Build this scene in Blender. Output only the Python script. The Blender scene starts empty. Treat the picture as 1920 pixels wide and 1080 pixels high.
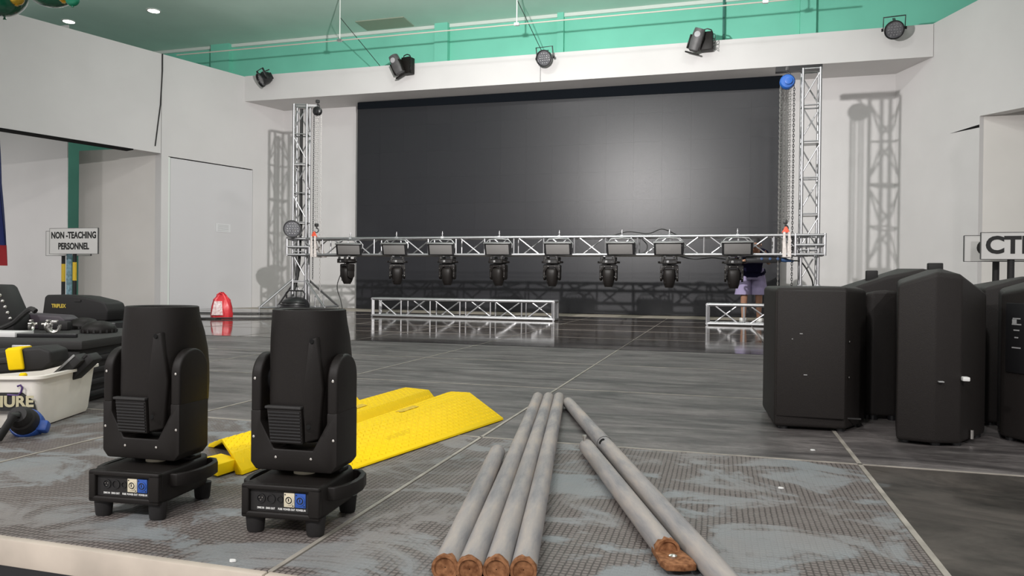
import bpy, bmesh, math, random
from mathutils import Vector, Matrix
random.seed(7)
R = math.radians
PI = math.pi
SC = bpy.context.scene
COL = SC.collection

# ------------------------------------------------------------------ camera, world, lights, exposure
cam_d = bpy.data.cameras.new('camera'); cam = bpy.data.objects.new('camera', cam_d); COL.objects.link(cam)
cam_d.sensor_width = 36; cam_d.lens = 25.56; cam_d.clip_start = .05; cam_d.clip_end = 100
M3 = Matrix(((0.9616, -0.0121, 0.2742), (0.2743, 0.0035, -0.9616), (0.0107, 0.9999, 0.0067)))
cam.matrix_world = Matrix.Translation((0, 0, .53)) @ M3.to_4x4()
SC.camera = cam
SC.view_settings.view_transform = 'Standard'
try: SC.view_settings.look = 'None'
except Exception: pass
SC.view_settings.gamma = 1
SC.view_settings.use_curve_mapping = False
SC.view_settings.exposure = 0.0

w = bpy.data.worlds.new('hall_air'); SC.world = w; w.use_nodes = True
w.node_tree.nodes['Background'].inputs[0].default_value = (.95, .92, .935, 1)
w.node_tree.nodes['Background'].inputs[1].default_value = .46

def light(name, typ, loc, power, color=(1, 1, 1), **k):
    d = bpy.data.lights.new(name, typ); d.energy = power; d.color = color
    tgt = k.pop('target', None)
    for a, b in k.items(): setattr(d, a, b)
    o = bpy.data.objects.new(name, d); COL.objects.link(o); o.location = loc
    if tgt: o.rotation_euler = (Vector(tgt) - Vector(loc)).to_track_quat('-Z', 'Y').to_euler()
    return o
# the work light that throws the truss shadows on the back wall, hung above the stage
light('stage_work_light', 'SPOT', (-2.05, 5.3, 3.2), 2050, (1, .97, .95), spot_size=R(150), spot_blend=1.0,
      shadow_soft_size=.055, target=(-3.3, 13, 2.9))
# unseen hall ceiling lamps; low far-left one and strong rear row are added fill
for x, y, pw_ in ((-3.4, 8.9, 70), (.6, 8.9, 45), (-4.6, 4.2, 50), (.8, 4.2, 50), (-4.6, -.4, 45), (-1.2, -.4, 45), (2.4, -.4, 45), (-13.0, 6.6, 90),
                  (-7, -5, 430), (-2, -5, 430), (3, -5, 430)):
    light('hall_and_fill_lamp', 'AREA', (x, y, 5.42 if x > -13 else 3.6), pw_, (1, .965, .955), shape='DISK', size=.35)

# ------------------------------------------------------------------ materials
MATS = {}
def mat(name, col=(.5, .5, .5), rough=.5, metal=0., spec=.5, emit=None, var=0., bump=0., bscale=60., coat=0., noise=None, rvar=0.):
    """plain procedural material: colour with optional noise variation, bump"""
    m = bpy.data.materials.new(name); m.use_nodes = True; nt = m.node_tree; b = nt.nodes['Principled BSDF']
    b.inputs['Base Color'].default_value = (*col, 1); b.inputs['Roughness'].default_value = rough
    b.inputs['Metallic'].default_value = metal; b.inputs['Specular IOR Level'].default_value = spec
    if coat: b.inputs['Coat Weight'].default_value = coat
    L = nt.links
    if var or bump or noise:
        geo = nt.nodes.new('ShaderNodeNewGeometry')
        n = nt.nodes.new('ShaderNodeTexNoise'); n.inputs['Scale'].default_value = bscale; n.inputs['Detail'].default_value = 5
        L.new(geo.outputs['Position'], n.inputs['Vector'])
        if var:
            r = nt.nodes.new('ShaderNodeValToRGB'); r.color_ramp.elements[0].position = .3; r.color_ramp.elements[1].position = .7
            c2 = noise or tuple(min(1, c * (1 + var)) for c in col); c1 = tuple(c * (1 - var) for c in col)
            r.color_ramp.elements[0].color = (*c1, 1); r.color_ramp.elements[1].color = (*c2, 1)
            L.new(n.outputs['Fac'], r.inputs[0]); L.new(r.outputs[0], b.inputs['Base Color'])
        if bump:
            bn = nt.nodes.new('ShaderNodeBump'); bn.inputs['Strength'].default_value = bump; bn.inputs['Distance'].default_value = .003
            L.new(n.outputs['Fac'], bn.inputs['Height']); L.new(bn.outputs[0], b.inputs['Normal'])
    if emit:
        b.inputs['Emission Color'].default_value = (*emit[0], 1); b.inputs['Emission Strength'].default_value = emit[1]
    MATS[name] = m
    return m

wall_m = mat('white_wall_paint', (.64, .625, .62), .75, spec=.2, var=.03, bscale=1.3)
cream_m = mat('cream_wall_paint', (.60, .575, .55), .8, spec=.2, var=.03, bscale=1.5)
green_m = mat('sea_green_wall_paint', (.20, .60, .46), .65, spec=.25, var=.06, bscale=1.2)
ceil_m = mat('pale_green_ceiling', (.56, .73, .65), .8, spec=.2, var=.05, bscale=1.0)
cornice_m = mat('cornice_white', (.7, .74, .7), .7)
dark_gap = mat('dark_gap', (.012, .012, .012), .9, spec=.1)
door_m = mat('door_paint', (.62, .61, .62), .6, spec=.3)
hall_m = mat('hall_floor_dark', (.02, .022, .03), .45, var=.3, bscale=3)
tile_m = mat('hall_tile', (.42, .40, .38), .4, var=.1, bscale=2)
beige_m = mat('beige_stage_floor', (.34, .30, .25), .5, var=.15, bscale=2)
alu_m = mat('aluminium', (.47, .47, .48), .45, 1., var=.06, bscale=20)
alu_dull = mat('aluminium_dull', (.55, .55, .55), .42, 1.)
edge_m = mat('deck_edge_beige', (.48, .42, .355), .55, var=.12, bscale=9)
trim_m = mat('deck_trim_metal', (.36, .33, .29), .5, .2, var=.25, bscale=15)
black_m = mat('black_plastic', (.0095, .0078, .0070), .5, spec=.26, bump=.15, bscale=900)
black2_m = mat('black_plastic_matt', (.018, .017, .017), .6, spec=.35, bump=.1, bscale=500)
black_metal = mat('black_metal', (.012, .012, .013), .35, spec=.5)
speaker_m = mat('speaker_plastic', (.018, .0152, .014), .58, spec=.3, bump=.35, bscale=420, var=.15)
dusty_m = mat('dusty_plastic', (.028, .027, .0265), .6, spec=.35, bump=.2, bscale=300)
lens_m = mat('lens_glass', (.12, .12, .13), .12, .0, 1., coat=.6)
clear_m = mat('clear_lens', (.45, .44, .46), .15, spec=.9)
grey_case = mat('grey_casing', (.085, .083, .085), .5, var=.2, bscale=12)
face_m = mat('strobe_face', (.16, .155, .15), .35, spec=.6)
white_print = mat('white_print', (.72, .72, .7), .6)
grey_print = mat('grey_print', (.35, .35, .35), .6)
bead_m = mat('led_bead', (.16, .16, .17), .2, spec=.8)
silver_m = mat('screw_silver', (.7, .68, .64), .3, 1.)
cream_conn = mat('cream_connector', (.66, .60, .45), .5)
blue_conn = mat('blue_connector', (.025, .09, .38), .45)
blue_dim = mat('dusty_blue', (.03, .075, .18), .55)
yellow_m = mat('yellow_polyurethane', (.90, .62, .004), .6, spec=.15, var=.03, bscale=30)
yellow_dark = mat('yellow_worn', (.66, .45, .02), .6, var=.25, bscale=60)
rust_m = mat('rusty_end', (.20, .075, .028), .8, spec=.2, var=.45, bscale=90, noise=(.34, .16, .075))
chain_m = mat('chain_steel', (.36, .35, .34), .45, .8)
dchain_m = mat('chain_dark', (.06, .06, .06), .5, .5)
hoist_blue = mat('hoist_blue', (.02, .11, .42), .4)
sling_m = mat('sling_white', (.62, .57, .54), .8, var=.2, bscale=40)
orange_m = mat('sling_orange', (.72, .10, .05), .6)
red_bag = mat('red_plastic_bag', (.60, .035, .045), .35, spec=.5, bump=.5, bscale=25)
bag_print = mat('bag_print', (.72, .42, .42), .5, var=.2, bscale=38, noise=(.85, .78, .77))
skin_m = mat('skin', (.36, .19, .12), .55)
navy_m = mat('navy_cotton', (.012, .011, .035), .9, spec=.1)
lilac_m = mat('lilac_cotton', (.29, .25, .39), .85, spec=.1)
hair_m = mat('dark_hair', (.012, .01, .01), .6)
bin_m = mat('translucent_white_plastic', (.92, .88, .80), .42, spec=.4, var=.07, bscale=7)
sign_m = mat('sign_board', (.72, .71, .69), .5)
sign_blk = mat('sign_black', (.015, .015, .015), .6)
frame_m = mat('sign_frame', (.10, .10, .10), .5)
tape_y = mat('yellow_tape', (.75, .50, .03), .5)
tape_blue = mat('blue_band', (.22, .38, .45), .55, var=.4, bscale=40)
balloon_m = mat('green_balloon', (.004, .10, .05), .12, spec=.8, coat=.5)
gold_m = mat('gold_foil', (.75, .50, .06), .25, .7)
flag_blue = mat('flag_blue', (.01, .02, .12), .8)
flag_red = mat('flag_red', (.30, .01, .015), .8)
purple_m = mat('purple_ink', (.08, .04, .16), .6)
gold_print = mat('gold_print', (.55, .50, .32), .5)
cable_m = mat('cable_rubber', (.012, .012, .012), .55)
cable_red = mat('cable_red', (.16, .03, .02), .5)
paper_m = mat('paper', (.70, .70, .71), .8)
lamp_m = mat('lamp_lens', (1, 1, 1), .4, emit=((1, .98, .9), 14))
hatch_m = mat('ceiling_hatch', (.34, .37, .29), .8)
purple_box = mat('plum_box', (.045, .035, .045), .5)

def screen_material():
    m = bpy.data.materials.new('led_module_face'); m.use_nodes = True; nt = m.node_tree; b = nt.nodes['Principled BSDF']; L = nt.links
    oi = nt.nodes.new('ShaderNodeObjectInfo')
    r = nt.nodes.new('ShaderNodeValToRGB')
    r.color_ramp.elements[0].color = (.0200, .0204, .0240, 1); r.color_ramp.elements[1].color = (.0218, .0220, .0255, 1)
    L.new(oi.outputs['Random'], r.inputs[0])
    geo = nt.nodes.new('ShaderNodeNewGeometry'); wv = nt.nodes.new('ShaderNodeTexVoronoi'); wv.inputs['Scale'].default_value = 160
    L.new(geo.outputs['Position'], wv.inputs['Vector'])
    bp = nt.nodes.new('ShaderNodeBump'); bp.inputs['Strength'].default_value = .25; bp.inputs['Distance'].default_value = .002
    L.new(wv.outputs['Distance'], bp.inputs['Height']); L.new(bp.outputs[0], b.inputs['Normal'])
    L.new(r.outputs[0], b.inputs['Base Color']); b.inputs['Roughness'].default_value = .35; b.inputs['Specular IOR Level'].default_value = .38
    return m
screen_m = screen_material()

def deck_material(name, kind):
    m = bpy.data.materials.new(name); m.use_nodes = True; nt = m.node_tree; b = nt.nodes['Principled BSDF']; L = nt.links; N = nt.nodes.new
    geo = N('ShaderNodeNewGeometry')
    def noise(scale, detail=4, rough=.55, stretch=None, dist=0.):
        n = N('ShaderNodeTexNoise'); n.inputs['Scale'].default_value = scale; n.inputs['Detail'].default_value = detail
        n.inputs['Roughness'].default_value = rough; n.inputs['Distortion'].default_value = dist
        if stretch:
            mp = N('ShaderNodeMapping'); mp.inputs['Scale'].default_value = stretch
            L.new(geo.outputs['Position'], mp.inputs['Vector']); L.new(mp.outputs[0], n.inputs['Vector'])
        else: L.new(geo.outputs['Position'], n.inputs['Vector'])
        return n.outputs['Fac']
    def ramp(fac, stops):
        r = N('ShaderNodeValToRGB'); e = r.color_ramp.elements
        e[0].position, e[0].color = stops[0][0], (*stops[0][1], 1); e[1].position, e[1].color = stops[-1][0], (*stops[-1][1], 1)
        for p, c in stops[1:-1]:
            q = e.new(p); q.color = (*c, 1)
        L.new(fac, r.inputs[0]); return r.outputs[0]
    def mix(f, a, c, typ='MIX'):
        x = N('ShaderNodeMix'); x.data_type = 'RGBA'; x.blend_type = typ
        if isinstance(f, float): x.inputs[0].default_value = f
        else: L.new(f, x.inputs[0])
        for i, v in ((6, a), (7, c)):
            if isinstance(v, tuple): x.inputs[i].default_value = (*v, 1)
            else: L.new(v, x.inputs[i])
        return x.outputs[2]
    g1 = (1, 1, 1); g0 = (0, 0, 0)
    if kind == 'worn':
        # hexagon anti-slip film: brown-black mesh where the blue-grey coat has worn off
        v = N('ShaderNodeTexVoronoi'); v.feature = 'DISTANCE_TO_EDGE'; v.inputs['Scale'].default_value = 78; v.inputs['Randomness'].default_value = .12
        L.new(geo.outputs['Position'], v.inputs['Vector'])
        cell = ramp(v.outputs['Distance'], [(.04, g0), (.22, g1)])
        mesh_col = mix(cell, (.050, .041, .038), (.175, .152, .142))
        coat = mix(noise(3.5, 6, .6), (.175, .188, .195), (.25, .265, .272))
        coat = mix(ramp(noise(1.6, 3), [(.45, g0), (.62, g1)]), coat, (.205, .19, .182))
        mask = ramp(noise(3.4, 8, .68, (1.0, 1.5, 1), .9), [(.485, g1), (.56, g0)])
        col = mix(mask, coat, mesh_col)
        dust = ramp(noise(11, 6, .7), [(.5, g0), (.85, (.55, .55, .55))])
        col = mix(dust, col, (.24, .225, .21))
        rough = ramp(noise(5, 4), [(.3, (.42,) * 3), (.7, (.62,) * 3)])
        hgt = cell; bs = .25
    elif kind == 'dark':
        col = mix(ramp(noise(2.6, 9, .72, (.45, 1.9, 1), .9), [(.36, g0), (.64, g1)]), (.030, .0265, .027), (.185, .168, .163))
        col = mix(ramp(noise(38, 6, .8, (.6, 1.6, 1)), [(.45, g0), (.62, (.6,) * 3)]), col, (.045, .040, .039))
        scuff = ramp(noise(5.0, 8, .75, (.5, 2.4, 1)), [(.50, g0), (.72, (.65,) * 3)])
        col = mix(scuff, col, (.27, .25, .24))
        rough = ramp(noise(3.2, 5, .6, (.5, 2, 1)), [(.3, (.30,) * 3), (.7, (.55,) * 3)])
        hgt = noise(55, 4); bs = .15
    elif kind == 'brown':
        col = mix(ramp(noise(2.4, 8, .7, (.8, 1.5, 1), .8), [(.36, g0), (.66, g1)]), (.022, .019, .017), (.095, .082, .072))
        col = mix(ramp(noise(2.6, 4, .7), [(.63, g0), (.70, (.7,) * 3)]), col, (.17, .18, .185))
        rough = ramp(noise(4, 4), [(.3, (.40,) * 3), (.7, (.6,) * 3)])
        hgt = noise(55, 4); bs = .2
    else:  # gloss
        col = mix(ramp(noise(2.2, 9, .7, (.35, 2.6, 1), .5), [(.36, g0), (.66, g1)]), (.010, .008, .007), (.085, .068, .056))
        rough = ramp(noise(1.7, 5, .6, (.4, 2.2, 1)), [(.3, (.04,) * 3), (.75, (.14,) * 3)])
        hgt = noise(1.3, 2, .4); bs = .05
    L.new(col, b.inputs['Base Color']); L.new(rough, b.inputs['Roughness'])
    bp = N('ShaderNodeBump'); bp.inputs['Strength'].default_value = bs; bp.inputs['Distance'].default_value = .002 if kind != 'gloss' else .02
    L.new(hgt, bp.inputs['Height']); L.new(bp.outputs[0], b.inputs['Normal'])
    b.inputs['Specular IOR Level'].default_value = {'worn': .35, 'dark': .5, 'brown': .35, 'gloss': .5}[kind]
    return m
deck_worn, deck_dark, deck_brown, deck_gloss = [deck_material('deck_' + k, k) for k in ('worn', 'dark', 'brown', 'gloss')]

def pipe_material():
    m = bpy.data.materials.new('galvanised_pipe'); m.use_nodes = True; nt = m.node_tree; b = nt.nodes['Principled BSDF']; L = nt.links
    tc = nt.nodes.new('ShaderNodeTexCoord'); mp = nt.nodes.new('ShaderNodeMapping'); mp.inputs['Scale'].default_value = (22, 22, 3.5)
    L.new(tc.outputs['Object'], mp.inputs['Vector'])
    n = nt.nodes.new('ShaderNodeTexNoise'); n.inputs['Scale'].default_value = 1; n.inputs['Detail'].default_value = 7; n.inputs['Roughness'].default_value = .65
    L.new(mp.outputs[0], n.inputs['Vector'])
    r = nt.nodes.new('ShaderNodeValToRGB'); e = r.color_ramp.elements
    e[0].position, e[0].color = .28, (.17, .175, .19, 1); e[1].position, e[1].color = .74, (.47, .375, .305, 1)
    q = e.new(.45); q.color = (.30, .285, .28, 1); q = e.new(.58); q.color = (.385, .345, .315, 1)
    L.new(n.outputs['Fac'], r.inputs[0]); L.new(r.outputs[0], b.inputs['Base Color'])
    b.inputs['Roughness'].default_value = .62; b.inputs['Metallic'].default_value = .1; b.inputs['Specular IOR Level'].default_value = .35
    return m
pipe_m = pipe_material()

# ------------------------------------------------------------------ mesh helpers
class MB:
    def __init__(s): s.v = []; s.f = []
    def add(s, vs, fs):
        o = len(s.v); s.v += [tuple(p) for p in vs]; s.f += [tuple(i + o for i in f) for f in fs]; return s
    def box(s, x0, x1, y0, y1, z0, z1, m=None):
        vs = [Vector(p) for p in ((x0, y0, z0), (x1, y0, z0), (x1, y1, z0), (x0, y1, z0), (x0, y0, z1), (x1, y0, z1), (x1, y1, z1), (x0, y1, z1))]
        if m: vs = [m @ p for p in vs]
        return s.add(vs, [(0, 3, 2, 1), (4, 5, 6, 7), (0, 1, 5, 4), (1, 2, 6, 5), (2, 3, 7, 6), (3, 0, 4, 7)])
    def prism(s, poly, d, m=None):
        """poly: list of 3D points (a planar ring), d: extrusion vector"""
        d = Vector(d); a = [Vector(p) for p in poly]; vs = a + [p + d for p in a]; n = len(a)
        if m: vs = [m @ p for p in vs]
        return s.add(vs, [tuple(range(n - 1, -1, -1)), tuple(range(n, 2 * n))] + [(i, (i + 1) % n, n + (i + 1) % n, n + i) for i in range(n)])
    def loft(s, rings, cap0=True, cap1=True):
        n = len(rings[0]); vs = [p for r in rings for p in r]; fs = []
        for k in range(len(rings) - 1):
            for i in range(n):
                fs.append((k * n + i, k * n + (i + 1) % n, (k + 1) * n + (i + 1) % n, (k + 1) * n + i))
        if cap0: fs.append(tuple(range(n - 1, -1, -1)))
        if cap1: fs.append(tuple((len(rings) - 1) * n + i for i in range(n)))
        return s.add(vs, fs)
    def path(s, pts, r, n=8, cap=True, flat=None):
        pts = [Vector(p) for p in pts]; rings = []; up = None
        for i, p in enumerate(pts):
            t = (pts[min(i + 1, len(pts) - 1)] - pts[max(i - 1, 0)]).normalized()
            if up is None: up = Vector((0, 0, 1)) if abs(t.z) < .9 else Vector((1, 0, 0))
            a = t.cross(up).normalized(); b_ = a.cross(t).normalized(); up = b_
            rr = r[i] if isinstance(r, (list, tuple)) else r
            rings.append([p + (a * math.cos(2 * PI * k / n) + b_ * math.sin(2 * PI * k / n)) * rr for k in range(n)])
        return s.loft(rings, cap, cap)
    def lathe(s, prof, n=24, m=None, cap0=True, cap1=True):
        m = m or Matrix(); rings = [[m @ Vector((r * math.cos(2 * PI * k / n), r * math.sin(2 * PI * k / n), z)) for k in range(n)] for r, z in prof]
        return s.loft(rings, cap0, cap1)
    def mesh(s, name, bevel=0., seg=2, smooth=True, ang=38):
        me = bpy.data.meshes.new(name); me.from_pydata(s.v, [], s.f)
        bm = bmesh.new(); bm.from_mesh(me)
        bmesh.ops.recalc_face_normals(bm, faces=bm.faces)
        if bevel:
            es = [e for e in bm.edges if len(e.link_faces) == 2 and e.calc_face_angle(0) > R(28)]
            bmesh.ops.bevel(bm, geom=es, offset=bevel, segments=seg, affect='EDGES', profile=.5, clamp_overlap=True)
        bm.to_mesh(me); bm.free()
        if smooth:
            for p in me.polygons: p.use_smooth = True
            me.set_sharp_from_angle(angle=R(ang))
        return me
    def build(s, name, m, parent=None, **k):
        me = s.mesh(name, **k); me.materials.append(m)
        o = bpy.data.objects.new(name, me); COL.objects.link(o); o.parent = parent
        return o

def inst(name, me, parent=None, loc=(0, 0, 0), rot=(0, 0, 0)):
    o = bpy.data.objects.new(name, me); COL.objects.link(o); o.parent = parent; o.location = loc; o.rotation_euler = rot; return o
def tag(o, label, cat, group=None, kind=None):
    o['label'] = label; o['category'] = cat
    if group: o['group'] = group
    if kind: o['kind'] = kind
    return o
def thing(name, label, cat, loc=(0, 0, 0), rz=0, group=None):
    o = bpy.data.objects.new(name, None); COL.objects.link(o); o.location = loc; o.rotation_euler = (0, 0, rz); o.empty_display_size = .1
    return tag(o, label, cat, group)
def struct(o, label=None):
    o['kind'] = 'structure'
    if label: o['label'] = label
    return o
def copy_tree(o, parent=None):
    c = o.copy(); COL.objects.link(c); c.parent = parent
    for ch in list(o.children): copy_tree(ch, c)
    return c
def text(name, s, size, m, parent, mtx, ext=.0004, bold=0., align='CENTER', sx=1.):
    cu = bpy.data.curves.new(name, 'FONT'); cu.body = s; cu.size = size; cu.extrude = ext; cu.align_x = align; cu.align_y = 'CENTER'; cu.offset = bold; cu.resolution_u = 4
    t = bpy.data.objects.new(name, cu); COL.objects.link(t)
    dg = bpy.context.evaluated_depsgraph_get(); dg.update()
    me = bpy.data.meshes.new_from_object(t.evaluated_get(dg))
    bpy.data.objects.remove(t); me.materials.clear(); me.materials.append(m)
    me.transform(mtx @ Matrix.Diagonal((sx, 1, 1, 1)))
    o = bpy.data.objects.new(name, me); COL.objects.link(o); o.parent = parent; return o
FRONT = Matrix.Rotation(PI / 2, 4, 'X')          # text in the xz plane, read from -y
def T(x, y, z): return Matrix.Translation((x, y, z))
def RM(a, ax): return Matrix.Rotation(a, 4, ax)
def circ(r, n, z=0): return [Vector((r * math.cos(2 * PI * k / n), r * math.sin(2 * PI * k / n), z)) for k in range(n)]
TUBES = {}
def strut(name, p0, p1, r, m, parent, n=7):
    """a tube between two points, mesh shared between alike tubes"""
    p0 = Vector(p0); p1 = Vector(p1); d = p1 - p0
    k = (name, round(d.length, 3), round(r, 4), m.name, n)
    if k not in TUBES:
        b = MB(); b.path([(0, 0, 0), (0, 0, d.length)], r, n); me = b.mesh(name); me.materials.append(m); TUBES[k] = me
    o = inst(name, TUBES[k], parent, p0, d.to_track_quat('Z', 'Y').to_euler()); return o

# ------------------------------------------------------------------ the setting
struct(MB().box(-16, 9, -7, 14.5, -.55, -.42).build('floor', tile_m, smooth=False), 'pale tiled hall floor below the stage')
struct(MB().box(-9.6, 3.6, 11.55, 13.1, -.06, -.004).build('floor', beige_m, smooth=False), 'pale beige stage floor strip under the screen')
# back wall, header, green wall above
struct(MB().box(-8.9, 3.0, 13.1, 13.16, -.42, 4.06).build('wall_back', wall_m, smooth=False), 'white wall behind the screen')
hd = struct(MB().prism([(-8.945, 12.225, 4.02), (3.045, 12.245, 4.0), (2.72, 13.1, 4.0), (-8.65, 13.1, 4.02)], (0, 0, .49)).build('trim_1', wall_m, smooth=False), 'white header box across the stage above the screen')
MB().box(-3.025, -3.012, 12.215, 12.226, 4.02, 4.50).build('joint', grey_print, hd, smooth=False)
gw = struct(MB().box(-16, 9, 13.17, 13.3, -.42, 5.5).build('wall_upper', green_m, smooth=False), 'sea green wall above the white header')
for x0, x1, dp in ((-10.40, -9.95, .12), (-5.32, -5.05, .14), (-2.92, -2.80, .1), (1.25, 1.5, .1)):
    MB().box(x0, x1, 13.17 - dp, 13.18, 4.06, 5.5).build('pilaster', green_m, gw, smooth=False)
MB().box(-16, 9, 13.13, 13.17, 5.44, 5.5).build('cornice', cornice_m, gw, smooth=False)
struct(MB().box(-16, 9, -1.5, 14, 5.5, 5.6).build('ceiling', ceil_m, smooth=False), 'pale green ceiling')
# left wall, splayed outward; t runs toward the audience
LD = Vector((-.322, -.947, 0)); L0 = Vector((-8.649, 13.1, 0)); LN = Vector((-.947, .322, 0))
def lw(t, z, off=0.): return L0 + LD * t + LN * off + Vector((0, 0, z))
def slab(mb, f, t0, t1, za, zb, off0, off1):
    ring = [f(t0, za, off0), f(t1, za, off0), f(t1, zb, off0), f(t0, zb, off0)]
    return mb.prism(ring, f(t0, za, off1) - f(t0, za, off0))
b = MB(); slab(b, lw, 0, .73, -.42, 4.5, 0, .2); slab(b, lw, .73, 2.47, 2.72, 4.5, 0, .2); slab(b, lw, 2.47, 2.60, -.42, 4.5, 0, .2)
wl = struct(b.build('wall_left', wall_m, smooth=False), 'white splayed wall on the left with a flush door')
b = MB(); slab(b, lw, 2.61, 13, 2.75, 4.5, 0, .2)
struct(b.build('wall_left_overhead', wall_m, smooth=False), 'white overhead panel above the opening on the left')
b = MB(); slab(b, lw, .73, 2.47, -.42, 2.72, .05, .12)
struct(b.build('wall_left_door_recess', dark_gap, smooth=False))
b = MB(); slab(b, lw, .735, 2.43, -.42, 2.70, .004, .045)
dr = struct(b.build('door_1', door_m, smooth=False), 'plain white flush door in the left wall')
b = MB(); slab(b, lw, 2.435, 2.468, -.42, 2.71, .004, .045); b.build('door_edge', cornice_m, dr, smooth=False)
b = MB(); slab(b, lw, 1.22, 1.53, 1.44, 1.60, -.004, .0); pp = b.build('paper_notice', paper_m, smooth=False)
tag(pp, 'small paper notice with faint lines on the white door', 'notice')
for i in range(5):
    b = MB(); slab(b, lw, 1.26, 1.49, 1.465 + i * .026, 1.471 + i * .026, -.0055, -.004); b.build('text_line', grey_print, pp, smooth=False)
# dark wire hanging at the joint of the left wall
tag(MB().path([lw(2.60, 4.50, -.012), lw(2.60, 4.2, -.012), lw(2.63, 3.6, -.012), lw(2.68, 3.2, -.012), lw(2.72, 2.86, -.012)], .011, 6).build('wall_cable', cable_m), 'thin black cable running down the left wall joint', 'cable')
b = MB(); slab(b, lw, 3.1, 13, 2.732, 2.752, -.012, .21); struct(b.build('trim_2', dark_gap, smooth=False), 'dark gap under the left overhead panel')
# return walls inside the left opening
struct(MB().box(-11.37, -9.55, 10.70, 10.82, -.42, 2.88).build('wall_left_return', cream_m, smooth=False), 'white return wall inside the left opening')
struct(MB().box(-17, -11.10, 10.2, 10.22, -.42, 5.0).build('wall_left_far', wall_m, smooth=False), 'white wall far left inside the opening')
# right wall
RD = Vector((.366, -.93, 0)); R0 = Vector((2.719, 13.1, 0)); RN = Vector((.93, .366, 0))
def rw(t, z, off=0.): return R0 + RD * t + RN * off + Vector((0, 0, z))
b = MB(); slab(b, rw, 0, 1.875, -.42, 4.5, 0, .2)
ring = [rw(1.875, 2.89), rw(9, 2.30), rw(9, 4.5), rw(1.875, 4.5)]
b.prism(ring, RN * .2)
struct(b.build('wall_right', wall_m, smooth=False), 'white splayed wall on the right')
struct(MB().prism([rw(1.30, 2.768, -.003), rw(1.872, 2.735, -.003), rw(1.872, 2.775, -.003)], RN * .004).build('trim_3', dark_gap, smooth=False), 'dark crack in the right wall')
pw = [Vector((3.43, 11.40, -.42)), Vector((6.0, 9.75, -.42))]
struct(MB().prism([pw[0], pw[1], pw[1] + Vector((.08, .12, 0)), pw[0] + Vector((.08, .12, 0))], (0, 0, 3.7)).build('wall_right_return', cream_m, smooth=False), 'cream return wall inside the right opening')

# ------------------------------------------------------------------ stage deck of 4 ft panels
deck = bpy.data.objects.new('stage_deck', None); COL.objects.link(deck); struct(deck, 'raised stage deck of square panels with light metal edges')
XS = [-7.98, -6.78, -5.58, -4.38, -3.18, -1.98, -.78, .41, 1.61, 2.81, 4.0]
YS = [1.143, 2.37, 3.59, 4.75, 5.90]
GY = [5.90, 7.08, 8.26, 9.44, 10.62, 11.60]
GXS = [-9.18] + XS[:-1]
pm = {}
def deck_panel(x0, x1, y0, y1, m, t=.045):
    k = (round(x1 - x0, 3), round(y1 - y0, 3), m.name)
    if k not in pm:
        me = MB().box(0, x1 - x0 - .014, 0, y1 - y0 - .014, -t, 0).mesh('deck_panel', bevel=.0015, seg=1); me.materials.append(m); pm[k] = me
    return inst('deck_panel', pm[k], deck, (x0 + .007, y0 + .007, 0))
for j in range(4):
    for i in range(len(XS) - 1):
        if XS[i] < -5 and j < 1: continue
        m = (deck_worn if XS[i] < .2 else deck_brown) if j == 0 else deck_dark
        deck_panel(XS[i], XS[i + 1], YS[j], YS[j + 1], m)
for j in range(len(GY) - 1):
    for i in range(len(GXS) - 1):
        if GXS[i + 1] < -8.5 and GY[j] < 8: continue
        if GXS[i] > 2.7 and j > 3: continue
        deck_panel(GXS[i], GXS[i + 1], GY[j], GY[j + 1], deck_gloss)
def rail_x(x0, x1, y, m=trim_m, w_=.005, t=.0012): MB().box(x0, x1, y - w_, y + w_, -.04, t).build('edge_trim', m, deck, smooth=False)
def rail_y(x, y0, y1, m=trim_m, w_=.005, t=.0012): MB().box(x - w_, x + w_, y0, y1, -.04, t).build('edge_trim', m, deck, smooth=False)
for y, w_ in zip(YS[1:4], (.005, .0035, .003)): rail_x(-6.78, 4.0, y, w_=w_)
rail_x(-9, 4.0, 5.90, dark_gap, .006)
for x in XS[2:-1]:
    rail_y(x, 1.15, 5.89, w_=.0065 if abs(x - .41) < .01 else .0050)
    rail_y(x, 5.91, 11.59, mat('gloss_joint', (.20, .18, .16), .5) if 'gloss_joint' not in MATS else MATS['gloss_joint'], .003)
for y in GY[1:-1]: rail_x(-9, 2.8, y, MATS['gloss_joint'], .003)
# beige front edge boards and dark skirt
for i in range(2, len(XS) - 1):
    MB().box(XS[i] + .002, XS[i + 1] - .002, 1.128, 1.147, -.052, .0025).build('edge_board', edge_m, deck, bevel=.003)
MB().box(-5.58, 4.0, 1.22, 1.25, -.42, -.046).build('skirt', hall_m, deck, smooth=False)

# ------------------------------------------------------------------ LED screen: 16 x 8 modules
scr = thing('led_screen', 'huge dark LED video wall filling the back of the stage', 'screen', (-6.80, 12.78, 0))
MB().box(0, 7.76, .06, .16, .02, 4.0).build('frame', black_metal, scr, smooth=False)
MB().prism([(0, -.012, 4.005), (7.76, -.012, 4.005), (7.76, -.012, 3.80), (0, -.012, 3.875)], (0, .010, 0)).build('top_band', mat('dark_band', (.006, .008, .011), .9, spec=.1), scr, smooth=False)  # dark tapered strip laid along the top edge of the screen
mw, mh = 7.76 / 16, 4.0 / 8
me = MB().box(.0003, mw - .0003, 0, .06, .0003, mh - .0003).mesh('led_module', smooth=False); me.materials.append(screen_m)
for i in range(16):
    for j in range(8):
        inst('led_module', me, scr, (i * mw, random.uniform(0, .0006), .005 + j * mh))

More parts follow.
